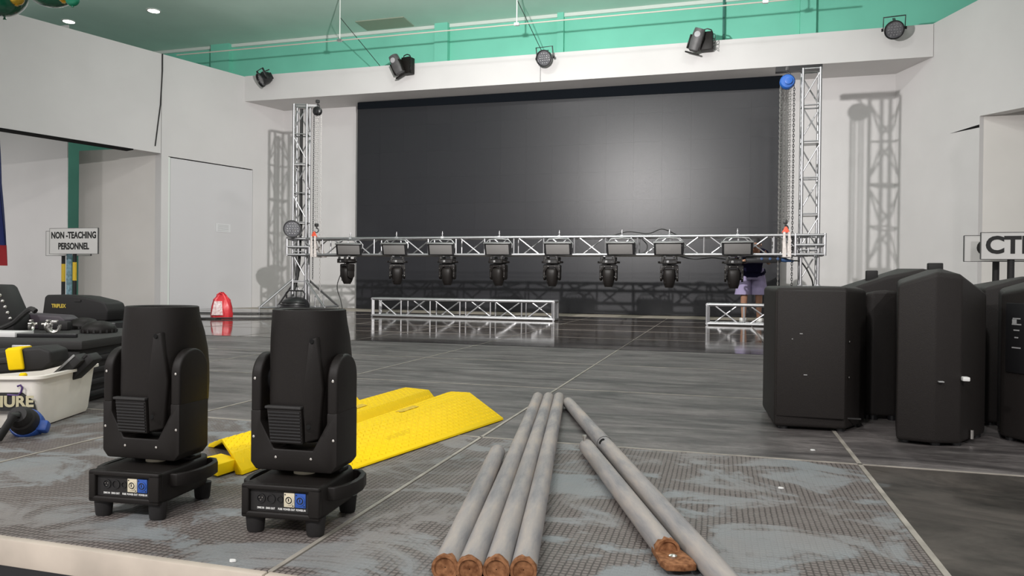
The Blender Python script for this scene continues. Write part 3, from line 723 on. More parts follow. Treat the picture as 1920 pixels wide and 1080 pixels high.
# ------------------------------------------------------------------ yellow cable ramps
def ramp(label, origin, axis_deg, W0, W1, prof, e0, e1, tabs=False):
    """local x = across (negative), y = along. prof: (fraction of width, height) across the ramp; W0/W1 widths at the near and far end;
    e0/e1: where each profile line starts and ends along the ramp. Hollow below."""
    t = thing('cable_ramp', label, 'cable ramp', origin, R(-axis_deg), 'yellow cable ramps')
    L_ = max(e1)
    def wd(s): return W0 + (W1 - W0) * s / L_
    outer = [[Vector((-c * wd(e[i]), e[i], z)) for i, (c, z) in enumerate(prof)] for e in (e0, e1)]
    def under(k, e):
        pts = []
        n = len(prof)
        for i in range(n - 1, -1, -1):
            c, z = prof[i]; c2 = min(max(c, .07), .93)
            pts.append(Vector((-c2 * wd(e[i]), e[i], max(z - .010, .001))))
        return pts
    MB().loft([outer[0] + under(0, e0), outer[1] + under(1, e1)]).build('shell', yellow_m, t, bevel=.0015, seg=1)
    def surf(u, v):
        """u across 0..1, v along 0..1 -> point on the top surface"""
        for i in range(len(prof) - 1):
            if u <= prof[i + 1][0] or i == len(prof) - 2:
                f = (u - prof[i][0]) / max(prof[i + 1][0] - prof[i][0], 1e-6)
                a_ = outer[0][i].lerp(outer[0][i + 1], f); b_ = outer[1][i].lerp(outer[1][i + 1], f)
                return a_.lerp(b_, v)
    b = MB(); nY = int((e1[0] - e0[0]) / .019); nU = int((W0 + W1) / 2 / .021)
    for i in range(nY):
        for k in range(nU):
            u = .05 + .9 * (k + .5) / nU; v = (i + .5) / nY
            sg = 1 if (i + k) % 2 else -1
            p0 = surf(u - .016, v - sg * .003); p1 = surf(u + .016, v + sg * .003); d = Vector((0, .0013, 0)); up = Vector((0, 0, .0013))
            b.add([p0 - d, p0 + d, p1 + d, p1 - d, p0 + up, p1 + up], [(0, 4, 5, 3), (1, 2, 5, 4), (0, 1, 4), (3, 5, 2)])
    rb = b.build('tread_ribs', yellow_m, t, smooth=False); rb['kind'] = 'stuff'
    return t, surf
def worn_patch(t, surf, u0, u1, v0, v1):
    up = Vector((0, 0, .0017)); q_ = [surf(u0, v0), surf(u1, v0), surf(u1, v1), surf(u0, v1)]
    MB().prism([p + up for p in q_], (0, 0, .0006)).build('worn_plate', yellow_dark, t)
tA, sA = ramp('yellow cable ramp in front, nearest the rusty pipes', (-1.025, 1.60, 0), 12.0, .21, .46,
     [(0, .002), (.008, .009), (.64, .055), (.83, .055), (.985, .028), (1, .003)], [.14, .14, .2, .22, .24, .24], [1.11, 1.115, 1.345, 1.325, 1.325, 1.325])
worn_patch(tA, sA, .70, .78, .52, .64)
tB, sB_ = ramp('yellow cable ramp in the middle with an open end by the left light', (-1.238, 1.695, 0), 2.0, .33, .28,
     [(0, .002), (.008, .012), (.16, .052), (.62, .052), (.985, .012), (1, .002)], [0, 0, .02, .16, .24, .24], [1.30, 1.30, 1.31, 1.34, 1.20, 1.20])
worn_patch(tB, sB_, .3, .42, .45, .62)
MB().prism([(-.040, -.050, .006), (-.035, .03, .006), (-.12, .06, .006), (-.13, .005, .006), (-.10, -.005, .006), (-.095, -.035, .006)], (0, 0, .032)).build('connector_tab', yellow_m, tB, bevel=.003)
ramp('yellow cable ramp at the back, mostly hidden behind the right light', (-1.475, 2.57, 0), 2.0, .30, .30,
     [(0, .002), (.01, .012), (.25, .052), (.7, .052), (.99, .012), (1, .002)], [0] * 6, [.25, .25, .29, .31, .31, .31])

# ------------------------------------------------------------------ galvanised pipes
def pipe(label, p0, p1, r=.0235, extra=None):
    p0 = Vector((*p0, r)); p1 = Vector((*p1, r)); d = p1 - p0; Lh = d.length
    t = thing('steel_pipe', label, 'pipe', p0, 0, 'galvanised pipes on the deck'); t.rotation_euler = d.to_track_quat('Z', 'Y').to_euler()
    MB().lathe([(r * .80, .0), (r, .0), (r, Lh), (r * .80, Lh), (r * .80, Lh - .12)], 22, cap0=False, cap1=False).build('tube', pipe_m, t)
    for z0, z1 in ((-.001, .016), (Lh - .012, Lh + .001)):
        # ragged rusty collar
        rings = []
        n = 22
        zz = [z1 - .012 + random.uniform(0, .014) * (1 if z0 < 0 else 0) for _ in range(n)]
        b = MB(); rr = r + .0004
        ra = [Vector((rr * math.cos(2 * PI * k / n), rr * math.sin(2 * PI * k / n), z0)) for k in range(n)]
        rb = [Vector((rr * math.cos(2 * PI * k / n), rr * math.sin(2 * PI * k / n), zz[k])) for k in range(n)]
        b.loft([ra, rb], False, False).build('rusty_end', rust_m, t)
    MB().lathe([(r * 1.03, .001), (r * 1.02, -.0015), (r * .80, -.0012), (r * .78, .003), (.001, .004)], 22, cap0=False, cap1=False).build('rusty_plug', rust_m, t)
    MB().lathe([(r * .81, Lh - .008), (.001, Lh - .006)], 22, cap0=False, cap1=False).build('rusty_plug', rust_m, t)
    return t
pipe('short galvanised pipe at the left of the pipe row', (-.462, 1.205), (-.632, 2.076))
pipe('long galvanised pipe beside the short left one', (-.418, 1.210), (-.769, 3.136))
pipe('long galvanised pipe, middle of the three long ones', (-.372, 1.222), (-.724, 3.151))
pipe('long galvanised pipe, right of the three long ones', (-.326, 1.235), (-.680, 3.166))
p5 = pipe('long dusty pipe slanting right with a hole near its middle', (.068, 1.152), (-.612, 3.039))
d5 = Vector((-.612, 3.039, 0)) - Vector((.068, 1.152, 0))
def on5(u, z): return Vector((.068, 1.152, 0)) + d5 * u + Vector((0, 0, z))
# dark slotted hole and coupling on pipe 5 (local z along the pipe)
L5 = d5.length
MB().lathe([(.0250, L5 * .605), (.0245, L5 * .607), (.0245, L5 * .67), (.0237, L5 * .672)], 22, cap0=False, cap1=False).build('coupling', pipe_m, p5)
inv = p5.rotation_euler.to_matrix().to_4x4(); inv = (T(*p5.location) @ inv).inverted()
hc = on5(.590, .0235)
hn = Vector((-.45, -.35, .55)).normalized()
q = hn.to_track_quat('Z', 'Y').to_matrix().to_4x4()
MB().lathe([(.011, .0), (.011, .0012)], 14, inv @ T(*(hc + hn * .0232)) @ q).build('hole', dark_gap, p5)
p6 = pipe('short dusty pipe with a flat drilled tongue on its near end', (-.088, 1.408), (-.392, 2.240))
d6 = (Vector((-.392, 2.240, 0)) - Vector((-.088, 1.408, 0))).normalized(); s6 = Vector((d6.y, -d6.x, 0))
inv6 = (T(*p6.location) @ p6.rotation_euler.to_matrix().to_4x4()).inverted()
o6 = Vector((-.088, 1.408, 0))
def w6(a, s_, z): return inv6 @ (o6 + d6 * a + s6 * s_ + Vector((0, 0, z)))
outl = [(.03, -.024), (-.045, -.027), (-.066, -.022), (-.070, .010), (-.066, .034), (-.040, .036), (.0, .030), (.03, .024)]
tng = MB().prism([w6(a, s_, .012) for a, s_ in outl], w6(0, 0, .024) - w6(0, 0, .012)).build('tongue', rust_m, p6, bevel=.002)
MB().lathe([(.008, 0), (.008, .004), (.004, .006)], 12, T(*w6(-.032, 0, .024)) @ (inv6.to_3x3().to_4x4())).build('bolt', silver_m, tng)
MB().lathe([(.004, 0), (.004, .012), (.007, .012), (.007, .018)], 10, inv6 @ T(-.396, 2.225, .044)).build('end_bolt', silver_m, p6)

# ------------------------------------------------------------------ black loudspeakers at the right
def speaker(label, pts, mid_h, zb=.012, feet=True, extra=None, rim=True):
    """plan polygon with a top height per corner; bevelled moulded box"""
    cx = sum(p[0] for p in pts) / len(pts); cy = sum(p[1] for p in pts) / len(pts)
    t = thing('loudspeaker', label, 'speaker', (cx, cy, 0), 0, 'black loudspeakers on the deck')
    n = len(pts); b = MB()
    rings = []
    def ring(s, zf): return [Vector(((p[0] - cx) * s, (p[1] - cy) * s, zf(p))) for p in pts]
    rings.append(ring(.975, lambda p: zb)); rings.append(ring(1.0, lambda p: zb + .014)); rings.append(ring(1.0, lambda p: p[2] - .012))
    b.loft(rings, True, False)
    o = len(b.v); b.v += [tuple(v) for v in ring(.95, lambda p: p[2])] + [(0, 0, mid_h)]
    k0 = 2 * n
    for i in range(n):
        j = (i + 1) % n
        b.f.append((k0 + i, k0 + j, o + j, o + i)); b.f.append((o + i, o + j, o + n))
    b.build('cabinet', speaker_m, t, bevel=.010, seg=3, ang=50)
    for p in pts:
        MB().lathe([(.018, 0), (.018, zb + .006)], 12, T((p[0] - cx) * .80, (p[1] - cy) * .80, 0)).build('foot', black_metal, t)
    return t, cx, cy
sB, bx_, by_ = speaker('black speaker at the left of the group with flat pale scuffed back', [(.200, 2.850, .525), (.445, 2.862, .528), (.535, 3.02, .522), (.545, 3.24, .53), (.182, 3.256, .53)], .532)
MB().box(.200 - bx_ + .006, .445 - bx_ - .004, 2.846 - by_, 2.862 - by_, .05, .515).build('back_panel', speaker_m, sB, bevel=.006)
for x, z, s_ in ((.285, .355, .010), (.258, .335, .004), (.30, .205, .012)): MB().box(x - bx_, x - bx_ + s_, 2.8445 - by_, 2.8462 - by_, z, z + .003).build('scuff', grey_print, sB)
for z in (.33, .20): MB().lathe([(.005, 0), (.003, .002)], 8, T(.458 - bx_, 2.876 - by_, z) @ RM(R(60), 'Z') @ RM(PI / 2, 'X')).build('screw', silver_m, sB)
MB().box(.452 - bx_, .50 - bx_, 2.880 - by_, 2.884 - by_, .048, .053, RM(R(0), 'Z')).build('lower_rim', dusty_m, sB)
sD, dx_, dy_ = speaker('large black speaker in the middle front with a ridged peaked top', [(.583, 2.730, .545), (.690, 2.700, .583), (.775, 2.728, .575), (.915, 2.95, .515), (.925, 3.16, .52), (.78, 3.17, .60), (.668, 3.15, .56)], .600)
MB().box(.776 - dx_, .798 - dx_, 2.712 - dy_, 2.74 - dy_, .222, .236, None).build('torn_label', white_print, sD, bevel=.003)
MB().box(.70 - dx_, .716 - dx_, 2.690 - dy_, 2.71 - dy_, .218, .221).build('scuff', grey_print, sD)
MB().lathe([(.006, 0), (.006, .03)], 8, T(.83 - dx_, 2.80 - dy_, .018)).build('caster_pin', silver_m, sD)
sC, cx_, cy_ = speaker('black speaker with sloping top behind the two front ones', [(.50, 3.30, .520), (.66, 3.28, .578), (.80, 3.28, .606), (.95, 3.32, .58), (.95, 3.62, .58), (.75, 3.66, .60), (.52, 3.62, .53)], .610)
MB().box(.60 - cx_, .645 - cx_, 3.38 - cy_, 3.41 - cy_, .545, .600).build('handle', black2_m, sC, bevel=.004)
MB().box(.83 - cx_, .885 - cx_, 3.36 - cy_, 3.39 - cy_, .58, .632).build('handle', black2_m, sC, bevel=.004)
sC2, *_ = speaker('narrow round shouldered black speaker wedged between the two front speakers', [(.565, 3.205, .505), (.59, 3.195, .515), (.68, 3.205, .515), (.70, 3.235, .51), (.69, 3.262, .51), (.57, 3.262, .505)], .518)
sE, *_ = speaker('black speaker at the back right with gently sloping top', [(.985, 3.20, .535), (1.12, 3.18, .575), (1.25, 3.20, .58), (1.33, 3.36, .56), (1.25, 3.58, .56), (1.02, 3.58, .54)], .578)
sF, fx_, fy_ = speaker('black speaker at the right edge with connector labels', [(.955, 2.93, .520), (1.02, 2.80, .545), (1.16, 2.76, .585), (1.30, 2.84, .58), (1.33, 3.08, .56), (1.0, 3.10, .53)], .590)
vF = (Vector((1.02, 2.80, 0)) - Vector((.955, 2.93, 0))).normalized()
MF = T(.985 - fx_, 2.868 - fy_, 0) @ RM(math.atan2(vF.y, vF.x), 'Z')
pn = MB().box(-.045, .045, -.006, .004, .24, .48, MF).build('connector_panel', black_metal, sF, bevel=.003)
for z, ww in ((.425, .03), (.405, .036), (.385, .022), (.36, .014), (.325, .034)):
    MB().box(-ww / 2, ww / 2, -.0072, -.0058, z, z + .0042, MF).build('label_strip', grey_print, pn)
MB().box(-.017, .0, -.0072, -.0058, .408, .424, MF).build('label_strip', grey_print, pn)

# ------------------------------------------------------------------ white plastic bin at the left and its contents
BA = math.atan2(.327, -.119) - PI / 2          # the bin's right face runs back along this
t = thing('plastic_bin', 'translucent white plastic bin with black and gold sticker on deck', 'bin', (-2.275, 1.985, 0), BA)
bw, bd, bh = .52, .40, .178
def rrect(x0, x1, y0, y1, z, r=.03, n=5):
    out = []
    for cx, cy, a0 in ((x1 - r, y0 + r, -90), (x1 - r, y1 - r, 0), (x0 + r, y1 - r, 90), (x0 + r, y0 + r, 180)):
        for k in range(n): a = R(a0 + 90 * k / (n - 1)); out.append(Vector((cx + r * math.cos(a), cy + r * math.sin(a), z)))
    return out
MB().loft([rrect(-bw + .02, -.02, .02, bd - .02, .004), rrect(-bw + .015, -.015, .015, bd - .015, .02), rrect(-bw, 0, 0, bd, bh), rrect(-bw - .014, .014, -.014, bd + .014, bh, .036), rrect(-bw - .014, .014, -.014, bd + .014, bh + .010, .036),
           rrect(-bw + .006, -.006, .006, bd - .006, bh + .010), rrect(-bw + .02, -.02, .02, bd - .02, .012)]).build('tub', bin_m, t, ang=45)
stk = MB().prism([(-.40, -.0125, .070), (-.002, -.0115, .070), (-.012, -.0095, .102), (-.052, -.0075, .132), (-.40, -.0075, .132)], (0, -.002, 0)).build('sticker', sign_blk, t)
text('lettering', 'SHURE', .052, gold_print, stk, T(-.012, -.0142, .100) @ FRONT, .0006, .002, align='RIGHT', sx=1.05)
MB().path([(-.10, -.012, .125), (-.065, -.012, .122), (-.055, -.011, .135), (-.052, -.010, .150), (-.058, -.010, .158), (-.068, -.011, .154)], .0035, 6).build('purple_scribble', purple_m, stk)
MB().lathe([(.005, 0), (.003, .002)], 10, T(-.016, -.004, .055) @ RM(PI / 2, 'X')).build('painted_glint', white_print, t)  # white disc put in as the shining spot near the tub corner
Bm = T(-2.275, 1.985, 0) @ RM(BA, 'Z')
def inbin(x, y, z): return Bm @ Vector((x, y, z))
t = thing('tool_case', 'black tool case with yellow latch lying across the white bin', 'tool case', inbin(-.20, .14, .225), BA + R(4))
t.rotation_euler = (0, R(-4), BA + R(4))
MB().prism([(-.34, -.06, -.045), (.155, -.06, -.040), (.185, -.06, -.015), (.185, -.06, .028), (.15, -.06, .045), (-.34, -.06, .042)], (0, .14, 0)).build('body', black2_m, t, bevel=.010, seg=3)
MB().box(-.34, .06, -.066, -.055, -.004, .018).build('grip_groove', dusty_m, t, bevel=.003)
MB().prism([(.040, -.060, .047), (.092, -.060, .047), (.098, -.060, -.030), (.047, -.060, -.030)], (0, -.016, 0)).build('latch', yellow_m, t, bevel=.006, seg=3)
MB().box(.042, .092, -.065, .01, .040, .050).build('latch', yellow_m, t, bevel=.004)
for i, (a, s_) in enumerate(((-.055, 'flat grey plastic bar leaning out of the white bin, left one'), (-.015, 'flat dark plastic bar leaning out of the white bin, right one'))):
    t = thing('plastic_bar', s_, 'bar', inbin(-.10 + i * .03, .235 + i * .03, .105), BA, 'bars in the white bin')
    Tm = RM(R(46), 'Y')
    MB().box(-.018, .018, -.045, .03, -.095, .185, Tm).build('bar', [dusty_m, black2_m][i], t, bevel=.006)
    MB().box(-.020, -.012, -.048, -.040, -.09, .18, Tm).build('edge_strip', grey_print if i == 0 else dusty_m, t)
t = thing('spray_cap', 'small yellow capped tube poking up inside the white bin', 'tube', inbin(-.075, .035, .05)); MB().lathe([(.012, 0), (.012, .115), (.010, .12)], 14).build('tube', alu_dull, t); MB().lathe([(.0125, .117), (.0125, .14), (.008, .145)], 14).build('cap', yellow_m, t)
tag(MB().loft([[inbin(*p) for p in rrect(-.34, -.22, .02, .09, z, .02)] for z in (.10, .19, .205)]).build('plastic_pouch', bin_m), 'clear plastic pouch at the left inside the white bin', 'pouch')

# ------------------------------------------------------------------ black equipment case behind the bin, with things on top
t = thing('equipment_case', 'ribbed black plastic equipment case behind the white bin', 'case', (-2.56, 2.43, 0), R(16))
MB().box(-.93, -.02, .02, .80, .0, .235).build('body', black2_m, t, bevel=.012)
MB().box(-.95, 0, 0, .82, .230, .270).build('lid_rim', dusty_m, t, bevel=.008)
for i in range(4): MB().box(-.028, -.008, .06, .76, .022 + i * .050, .047 + i * .050).build('rib', black_metal, t, bevel=.005)
for i in range(8): MB().box(-.90 + i * .11, -.84 + i * .11, .004, .026, .03, .22).build('rib', black2_m, t, bevel=.006)
for x in (-.7, -.25): MB().box(x - .04, x + .04, -.008, .01, .19, .25).build('catch', alu_dull, t, bevel=.004)
for i, (dx, dy, s_) in enumerate(((-3.17, 3.02, 'black dome shaped lamp on the case, rear one'), (-2.88, 2.83, 'black dome shaped lamp on the case, front one'))):
    t = thing('dome_lamp', s_, 'lamp', (dx, dy, .2705), 0, 'dome lamps on the case')
    MB().lathe([(.075, 0), (.078, .012), (.072, .03), (.05, .048), (.02, .056), (.004, .057)], 28).build('dome', black_m, t)
    for k in range(18):
        a = 2 * PI * k / 18; MB().box(-.004, .004, -.004, .004, .002, .016, RM(a, 'Z') @ T(.0765, 0, 0)).build('cooling_fin', dusty_m, t)
t = thing('clamp_tray', 'low black box of light fittings on the equipment case', 'box', (-3.34, 2.95, .2705), R(12))
MB().prism([(-.16, -.07, 0), (.14, -.07, 0), (.15, -.07, .05), (.12, -.07, .070), (-.16, -.07, .082)], (0, .12, 0)).build('body', purple_box, t, bevel=.01)
MB().box(.04, .20, -.12, -.075, .0, .045).build('front_flap', black2_m, t, bevel=.01)
for i, (dx, dy, s_) in enumerate(((-3.165, 2.715, 'silver clamp standing alone on the equipment case'), (-3.10, 2.75, 'silver clamp, left of the tangled clamps on the case'), (-3.05, 2.74, 'silver clamp in the middle of the tangled clamps'), (-2.99, 2.68, 'silver clamp nearest the edge of the case'))):
    x, y, z = dx, dy, .2745; t = thing('silver_clamp', s_, 'clamp', (x, y, z), random.uniform(0, 6), 'silver clamps on the case')
    MB().path([(.022 * math.cos(a), 0, .024 + .022 * math.sin(a)) for a in [R(-200) + R(250) * k / 12 for k in range(13)]], .007, 6).build('jaw', silver_m, t)
    MB().path([(.018, -.02, .035), (.018, .02, .035)], .006, 6).build('bolt', silver_m, t)
    MB().box(-.014, .014, -.005, .005, .044, .056).build('wing_nut', silver_m, t, bevel=.002)
x, y, z = -3.10, 2.47, .271
tag(MB().box(-.13, .15, -.05, .06, 0, .022, T(x, y, z) @ RM(R(10), 'Z')).build('white_board', white_print, bevel=.002), 'flat white topped board at the left end of the equipment case', 'board')
tag(MB().box(-.14, .14, -.008, .008, 0, .016, T(-2.84, 2.50, .271) @ RM(R(18), 'Z')).build('metal_strip', black_metal, bevel=.002), 'dark metal strip lying along the case front edge', 'strip')
# studded black strap item at far left
t = thing('studded_case', 'black sloping case with silver studs at the far left edge', 'case', (-3.44, 2.74, .2705), R(8))
MB().prism([(-.30, 0, 0), (.12, 0, 0), (.100, 0, .075), (.032, 0, .212), (.015, 0, .225), (-.30, 0, .23)], (0, .12, 0)).build('body', black2_m, t, bevel=.008)
for k in range(6): MB().lathe([(.009, 0), (.006, .006), (.001, .008)], 10, T(.030 + k * .014, -.002, .200 - k * .028) @ RM(PI / 2, 'X')).build('stud', silver_m, t)
cable('thick_cable', [(-3.24, 2.60, .284), (-3.14, 2.60, .32), (-3.06, 2.58, .36), (-2.99, 2.56, .390), (-2.96, 2.56, .380)], .012, 'thick black cable end curling up beside the studded case', dusty_m, 8)
# gig bag with yellow lettering, on a dark trunk behind
t = thing('road_trunk', 'black road trunk under the soft bag, behind the case', 'trunk', (-3.70, 3.58, 0), R(4)); MB().box(-.34, .34, -.20, .20, 0, .28).build('body', black_metal, t, bevel=.012)
MB().box(-.345, .345, -.205, .205, .19, .205).build('lid_seam', alu_dull, t)
t = thing('soft_bag', 'soft black bag with small yellow lettering before the sign stands', 'bag', (-3.68, 3.50, .281), R(6))
MB().prism([(-.225, -.07, 0), (.215, -.07, 0), (.225, -.07, .06), (.205, -.07, .105), (.17, -.07, .118), (.05, -.07, .142), (-.02, -.07, .148), (-.19, -.07, .150), (-.205, -.07, .135)], (0, .16, 0)).build('body', black2_m, t, bevel=.012, seg=3)
text('lettering', 'TRIPLEX', .030, mat('bag_yellow', (.62, .45, .06), .6), t, T(-.105, -.0715, .084) @ FRONT, .0004, .0012, sx=.86)
MB().box(.0, .045, -.075, -.068, .112, .124).build('buckle', dusty_m, t)

# blue industrial connector and cable tangle at the left edge
t = thing('industrial_plug', 'blue and black industrial cable connector beside the bin', 'connector', (-2.225, 1.885, 0), R(20))
PX = T(0, 0, .052) @ RM(R(62), 'X') @ RM(R(12), 'Y')
MB().lathe([(.030, -.05), (.040, -.045), (.044, .0), (.040, .035), (.034, .04), (.034, .055), (.026, .075)], 22, PX).build('shell', black2_m, t)
MB().lathe([(.047, -.062), (.050, -.055), (.050, -.02), (.046, -.012)], 22, PX).build('collar', blue_conn, t)
MB().box(.030, .068, -.026, .012, -.05, -.008, PX).build('lid_hinge', blue_conn, t, bevel=.008)
MB().path([PX @ Vector((0, 0, .07)), PX @ Vector((0, -.01, .10)), Vector((-.02, -.10, .016)), Vector((-.06, -.11, .014)), Vector((-.10, -.07, .03)), Vector((-.12, -.01, .07))], .0125, 10).build('cord', cable_m, t)
cable('thick_cable', [(-2.50, 1.86, .10), (-2.38, 1.80, .095), (-2.31, 1.78, .07), (-2.30, 1.76, .03), (-2.36, 1.72, .014), (-2.5, 1.70, .014)], .013, 'red tinged thick cable arching at the left frame edge', cable_red, 9)
cable('thick_cable', [(-2.52, 1.80, .06), (-2.36, 1.74, .062), (-2.28, 1.70, .04), (-2.27, 1.68, .015), (-2.33, 1.64, .013), (-2.46, 1.62, .013)], .013, 'thick black cable looped nearest the front at left edge', cable_m, 9)
cable('thick_cable', [(-2.5, 1.90, .03), (-2.40, 1.84, .02), (-2.33, 1.80, .014), (-2.28, 1.76, .014), (-2.30, 1.70, .05), (-2.42, 1.66, .05)], .012, 'thick black cable coiled beneath the other cables at left edge', dusty_m, 9)

# ------------------------------------------------------------------ sign stands
def sign(label, loc, rz, wd, ht, lines, sizes, pole_dx, taped, frame=True, pz=-.42, align='CENTER', tx=0., bold=.003, sx=1.):
    """board centre at loc"""
    t = thing('sign_stand', label, 'sign', (loc[0], loc[1], pz), rz)
    zc = loc[2] - pz
    bd = MB().box(-wd / 2, wd / 2, -.006, .006, zc - ht / 2, zc + ht / 2).build('board', sign_m, t)
    for x0, x1, z0, z1 in ((-wd / 2, wd / 2, -ht / 2 - .002, -ht / 2 + .001), (-wd / 2, wd / 2, ht / 2 - .001, ht / 2 + .002), (-wd / 2 - .002, -wd / 2 + .001, -ht / 2, ht / 2), (wd / 2 - .001, wd / 2 + .002, -ht / 2, ht / 2)):
        MB().box(x0, x1, -.008, .008, zc + z0, zc + z1).build('frame_bar', frame_m, t)
    n = len(lines)
    for i, s_ in enumerate(lines):
        text('lettering', s_, sizes[i], sign_blk, bd, T(tx, -.0065, zc + ht * (.5 - (i + .5) / n) * .86) @ FRONT, .0006, bold, align, sx)
    MB().path([(pole_dx, .016, .01), (pole_dx, .016, zc - ht * .3)], .019, 12).build('pole', sign_blk, t)
    for z0, z1 in taped: MB().path([(pole_dx, .016, zc + z0), (pole_dx, .016, zc + z1)], .0198, 12).build('tape', tape_y, t)
    MB().lathe([(.16, 0), (.16, .015), (.03, .03), (.025, .05)], 24, T(pole_dx, .016, 0)).build('base', sign_blk, t)
    return t
sg = sign('framed sign reading NON -TEACHING PERSONNEL on a taped pole', (-6.435, 6.0, .918), 0, .625, .265, ['NON -TEACHING', 'PERSONNEL'], [.092, .092], -.005, [(-.41, -.22)], bold=.0038, sx=.80)
sign('blank looking framed sign partly hidden behind the personnel sign', (-6.70, 6.18, .905), 0, .60, .265, ['O'], [.10], -.085, [(-.41, -.22)], tx=-.20, bold=.002)
tag(MB().box(-.032, .032, -.006, .006, -.42, .79, T(-6.625, 6.12, 0)).build('blue_post', tape_blue, smooth=False), 'pale blue slatted post between the two left sign poles', 'post')
sign('framed white sign with large bold black letters CTE at the right edge', (1.80, 5.0, .785), 0, .57, .160, ['CTE'], [.142], -.02 - .10, [(-.42, -.22)], tx=-.262, align='LEFT', bold=.005, pz=-.0)
sign('plain framed sign partly hidden behind the CTE sign', (1.76, 5.12, .775), 0, .60, .160, ['C'], [.13], -.12, [(-.37, -.22)], tx=-.235, align='LEFT', bold=.004, pz=-.0)

# flag hanging at the left frame edge
t = thing('flag', 'dark blue and red flag cloth hanging at the left frame edge', 'flag', (-7.64, 6.0, 0))
def cloth(u0, u1, z0, z1, m, nm):
    b = MB(); n = 14; rows = 8
    for sgn in (0, .006):
        for j in range(rows + 1):
            for i in range(n + 1):
                u = u0 + (u1 - u0) * i / n; z = z0 + (z1 - z0) * j / rows
                b.v.append((u * (1 - .25 * (z - .7) / 1.2), .05 * math.sin(u * 28 + z * 1.5) + sgn, z))
    N1 = (rows + 1) * (n + 1)
    for s_ in (0, N1):
        for j in range(rows):
            for i in range(n):
                k = s_ + j * (n + 1) + i; b.f.append((k, k + 1, k + n + 2, k + n + 1))
    b.build(nm, m, t, ang=80)
cloth(-.35, .285, .88, 2.2, flag_blue, 'blue_cloth'); cloth(-.35, .245, .66, .88, flag_red, 'red_cloth')
MB().path([(-.30, -.03, -.42), (-.30, -.03, 2.4)], .02, 10).build('pole', alu_dull, t)

# balloons at the top left, hung in a garland near the camera
def balloon(label, c, r, m, sq=(1, 1, 1), rx=0):
    t = thing('balloon', label, 'balloon', c, 0, 'balloons at the top left'); t.rotation_euler = (rx, 0, .4)
    prof = [(r * math.sin(a), -r * math.cos(a)) for a in [PI * k / 16 for k in range(1, 16)]]
    MB().lathe([(.004, -r * 1.0)] + prof + [(.004, r)], 28, Matrix.Diagonal((*sq, 1))).build('skin', m, t)
    MB().lathe([(.012, -r * 1.1), (.006, -r * 1.02), (.006, -r * .98)], 12, Matrix.Diagonal((*sq, 1))).build('knot', m, t)
balloon('dark green balloon at the very top left corner', (-4.47, 3.60, 2.385), .16, balloon_m, (1, 1, 1.05), .3)
balloon('dark green balloon hanging second from the top left corner', (-4.165, 3.70, 2.42), .145, balloon_m, (1.15, 1, .9), R(70))
balloon('small gold balloon between the green ones at top left', (-4.335, 3.60, 2.315), .045, gold_m)
balloon('tiny gold balloon right of the second green balloon', (-3.955, 3.60, 2.28), .03, gold_m)
balloon('tiny bright green balloon at the right end of the garland', (-3.885, 3.60, 2.262), .042, mat('bright_green_foil', (.01, .22, .12), .2, .2), (1, .6, 1))

# ------------------------------------------------------------------ red plastic bag and floor cables
t = thing('red_bag', 'red plastic carrier bag with pale print on the glossy floor', 'bag', (-6.60, 8.55, 0), R(20))
rings = []
for z, a, c in ((.004, .13, .085), (.06, .14, .09), (.16, .128, .08), (.26, .105, .055), (.32, .06, .028), (.365, .012, .008)):
    rings.append([Vector((a * math.copysign(abs(math.cos(q)) ** .6, math.cos(q)) + .012 * math.sin(5 * q + z * 30), c * math.copysign(abs(math.sin(q)) ** .6, math.sin(q)) + .008 * math.cos(7 * q), z)) for q in [2 * PI * k / 24 for k in range(24)]])
MB().loft(rings).build('body', red_bag, t, ang=25)
MB().prism([(-.105, -.103, .05), (.045, -.103, .05), (.025, -.080, .24), (-.075, -.080, .24)], (0, .010, 0)).build('print', bag_print, t)
MB().path([(-.06, -.03, .27), (-.05, -.04, .33), (-.015, -.03, .355), (.02, -.03, .33), (.0, -.04, .27)], .009, 6).build('handle', red_bag, t)
tag(MB().box(-.16, .10, -.10, .10, .0, .014, T(-6.62, 8.36, .001) @ RM(R(15), 'Z')).build('cloth_mat', cable_m, bevel=.005), 'flat black cloth lying in front of the red bag', 'mat')
cable('floor_cable', [(-7.7, 7.9, .012), (-7.1, 8.1, .012), (-6.75, 8.25, .012), (-6.45, 8.40, .014), (-6.0, 8.75, .012), (-5.75, 9.1, .012)], .012, 'black floor cable running in front of the red bag')
cable('floor_cable', [(-8.9, 9.4, .012), (-8.0, 9.6, .012), (-7.5, 9.75, .012), (-6.9, 10.0, .012), (-6.4, 10.25, .012)], .011, 'black floor cable running behind the red bag to the tower')

# ------------------------------------------------------------------ person behind the hung truss
def skin_mesh(name, verts, edges, radii, m, parent, root=0, sub=2):
    me = bpy.data.meshes.new(name); me.from_pydata(verts, edges, []); o = bpy.data.objects.new(name, me); COL.objects.link(o)
    sk = o.modifiers.new('skin', 'SKIN'); sk.use_smooth_shade = True
    for i, r in enumerate(radii):
        sv = me.skin_vertices[0].data[i]; sv.radius = r if isinstance(r, tuple) else (r, r); sv.use_root = (i == root)
    ss = o.modifiers.new('sub', 'SUBSURF'); ss.levels = sub; ss.render_levels = sub
    dg = bpy.context.evaluated_depsgraph_get(); dg.update()
    nm = bpy.data.meshes.new_from_object(o.evaluated_get(dg)); bpy.data.objects.remove(o)
    nm.materials.clear(); nm.materials.append(m)
    for p in nm.polygons: p.use_smooth = True
    q = bpy.data.objects.new(name, nm); COL.objects.link(q); q.parent = parent; return q
per = thing('person', 'person in navy shirt and lilac shorts bending behind the hung truss', 'person', (.47, 11.55, 0))
V_ = []; E_ = []; Rr = []
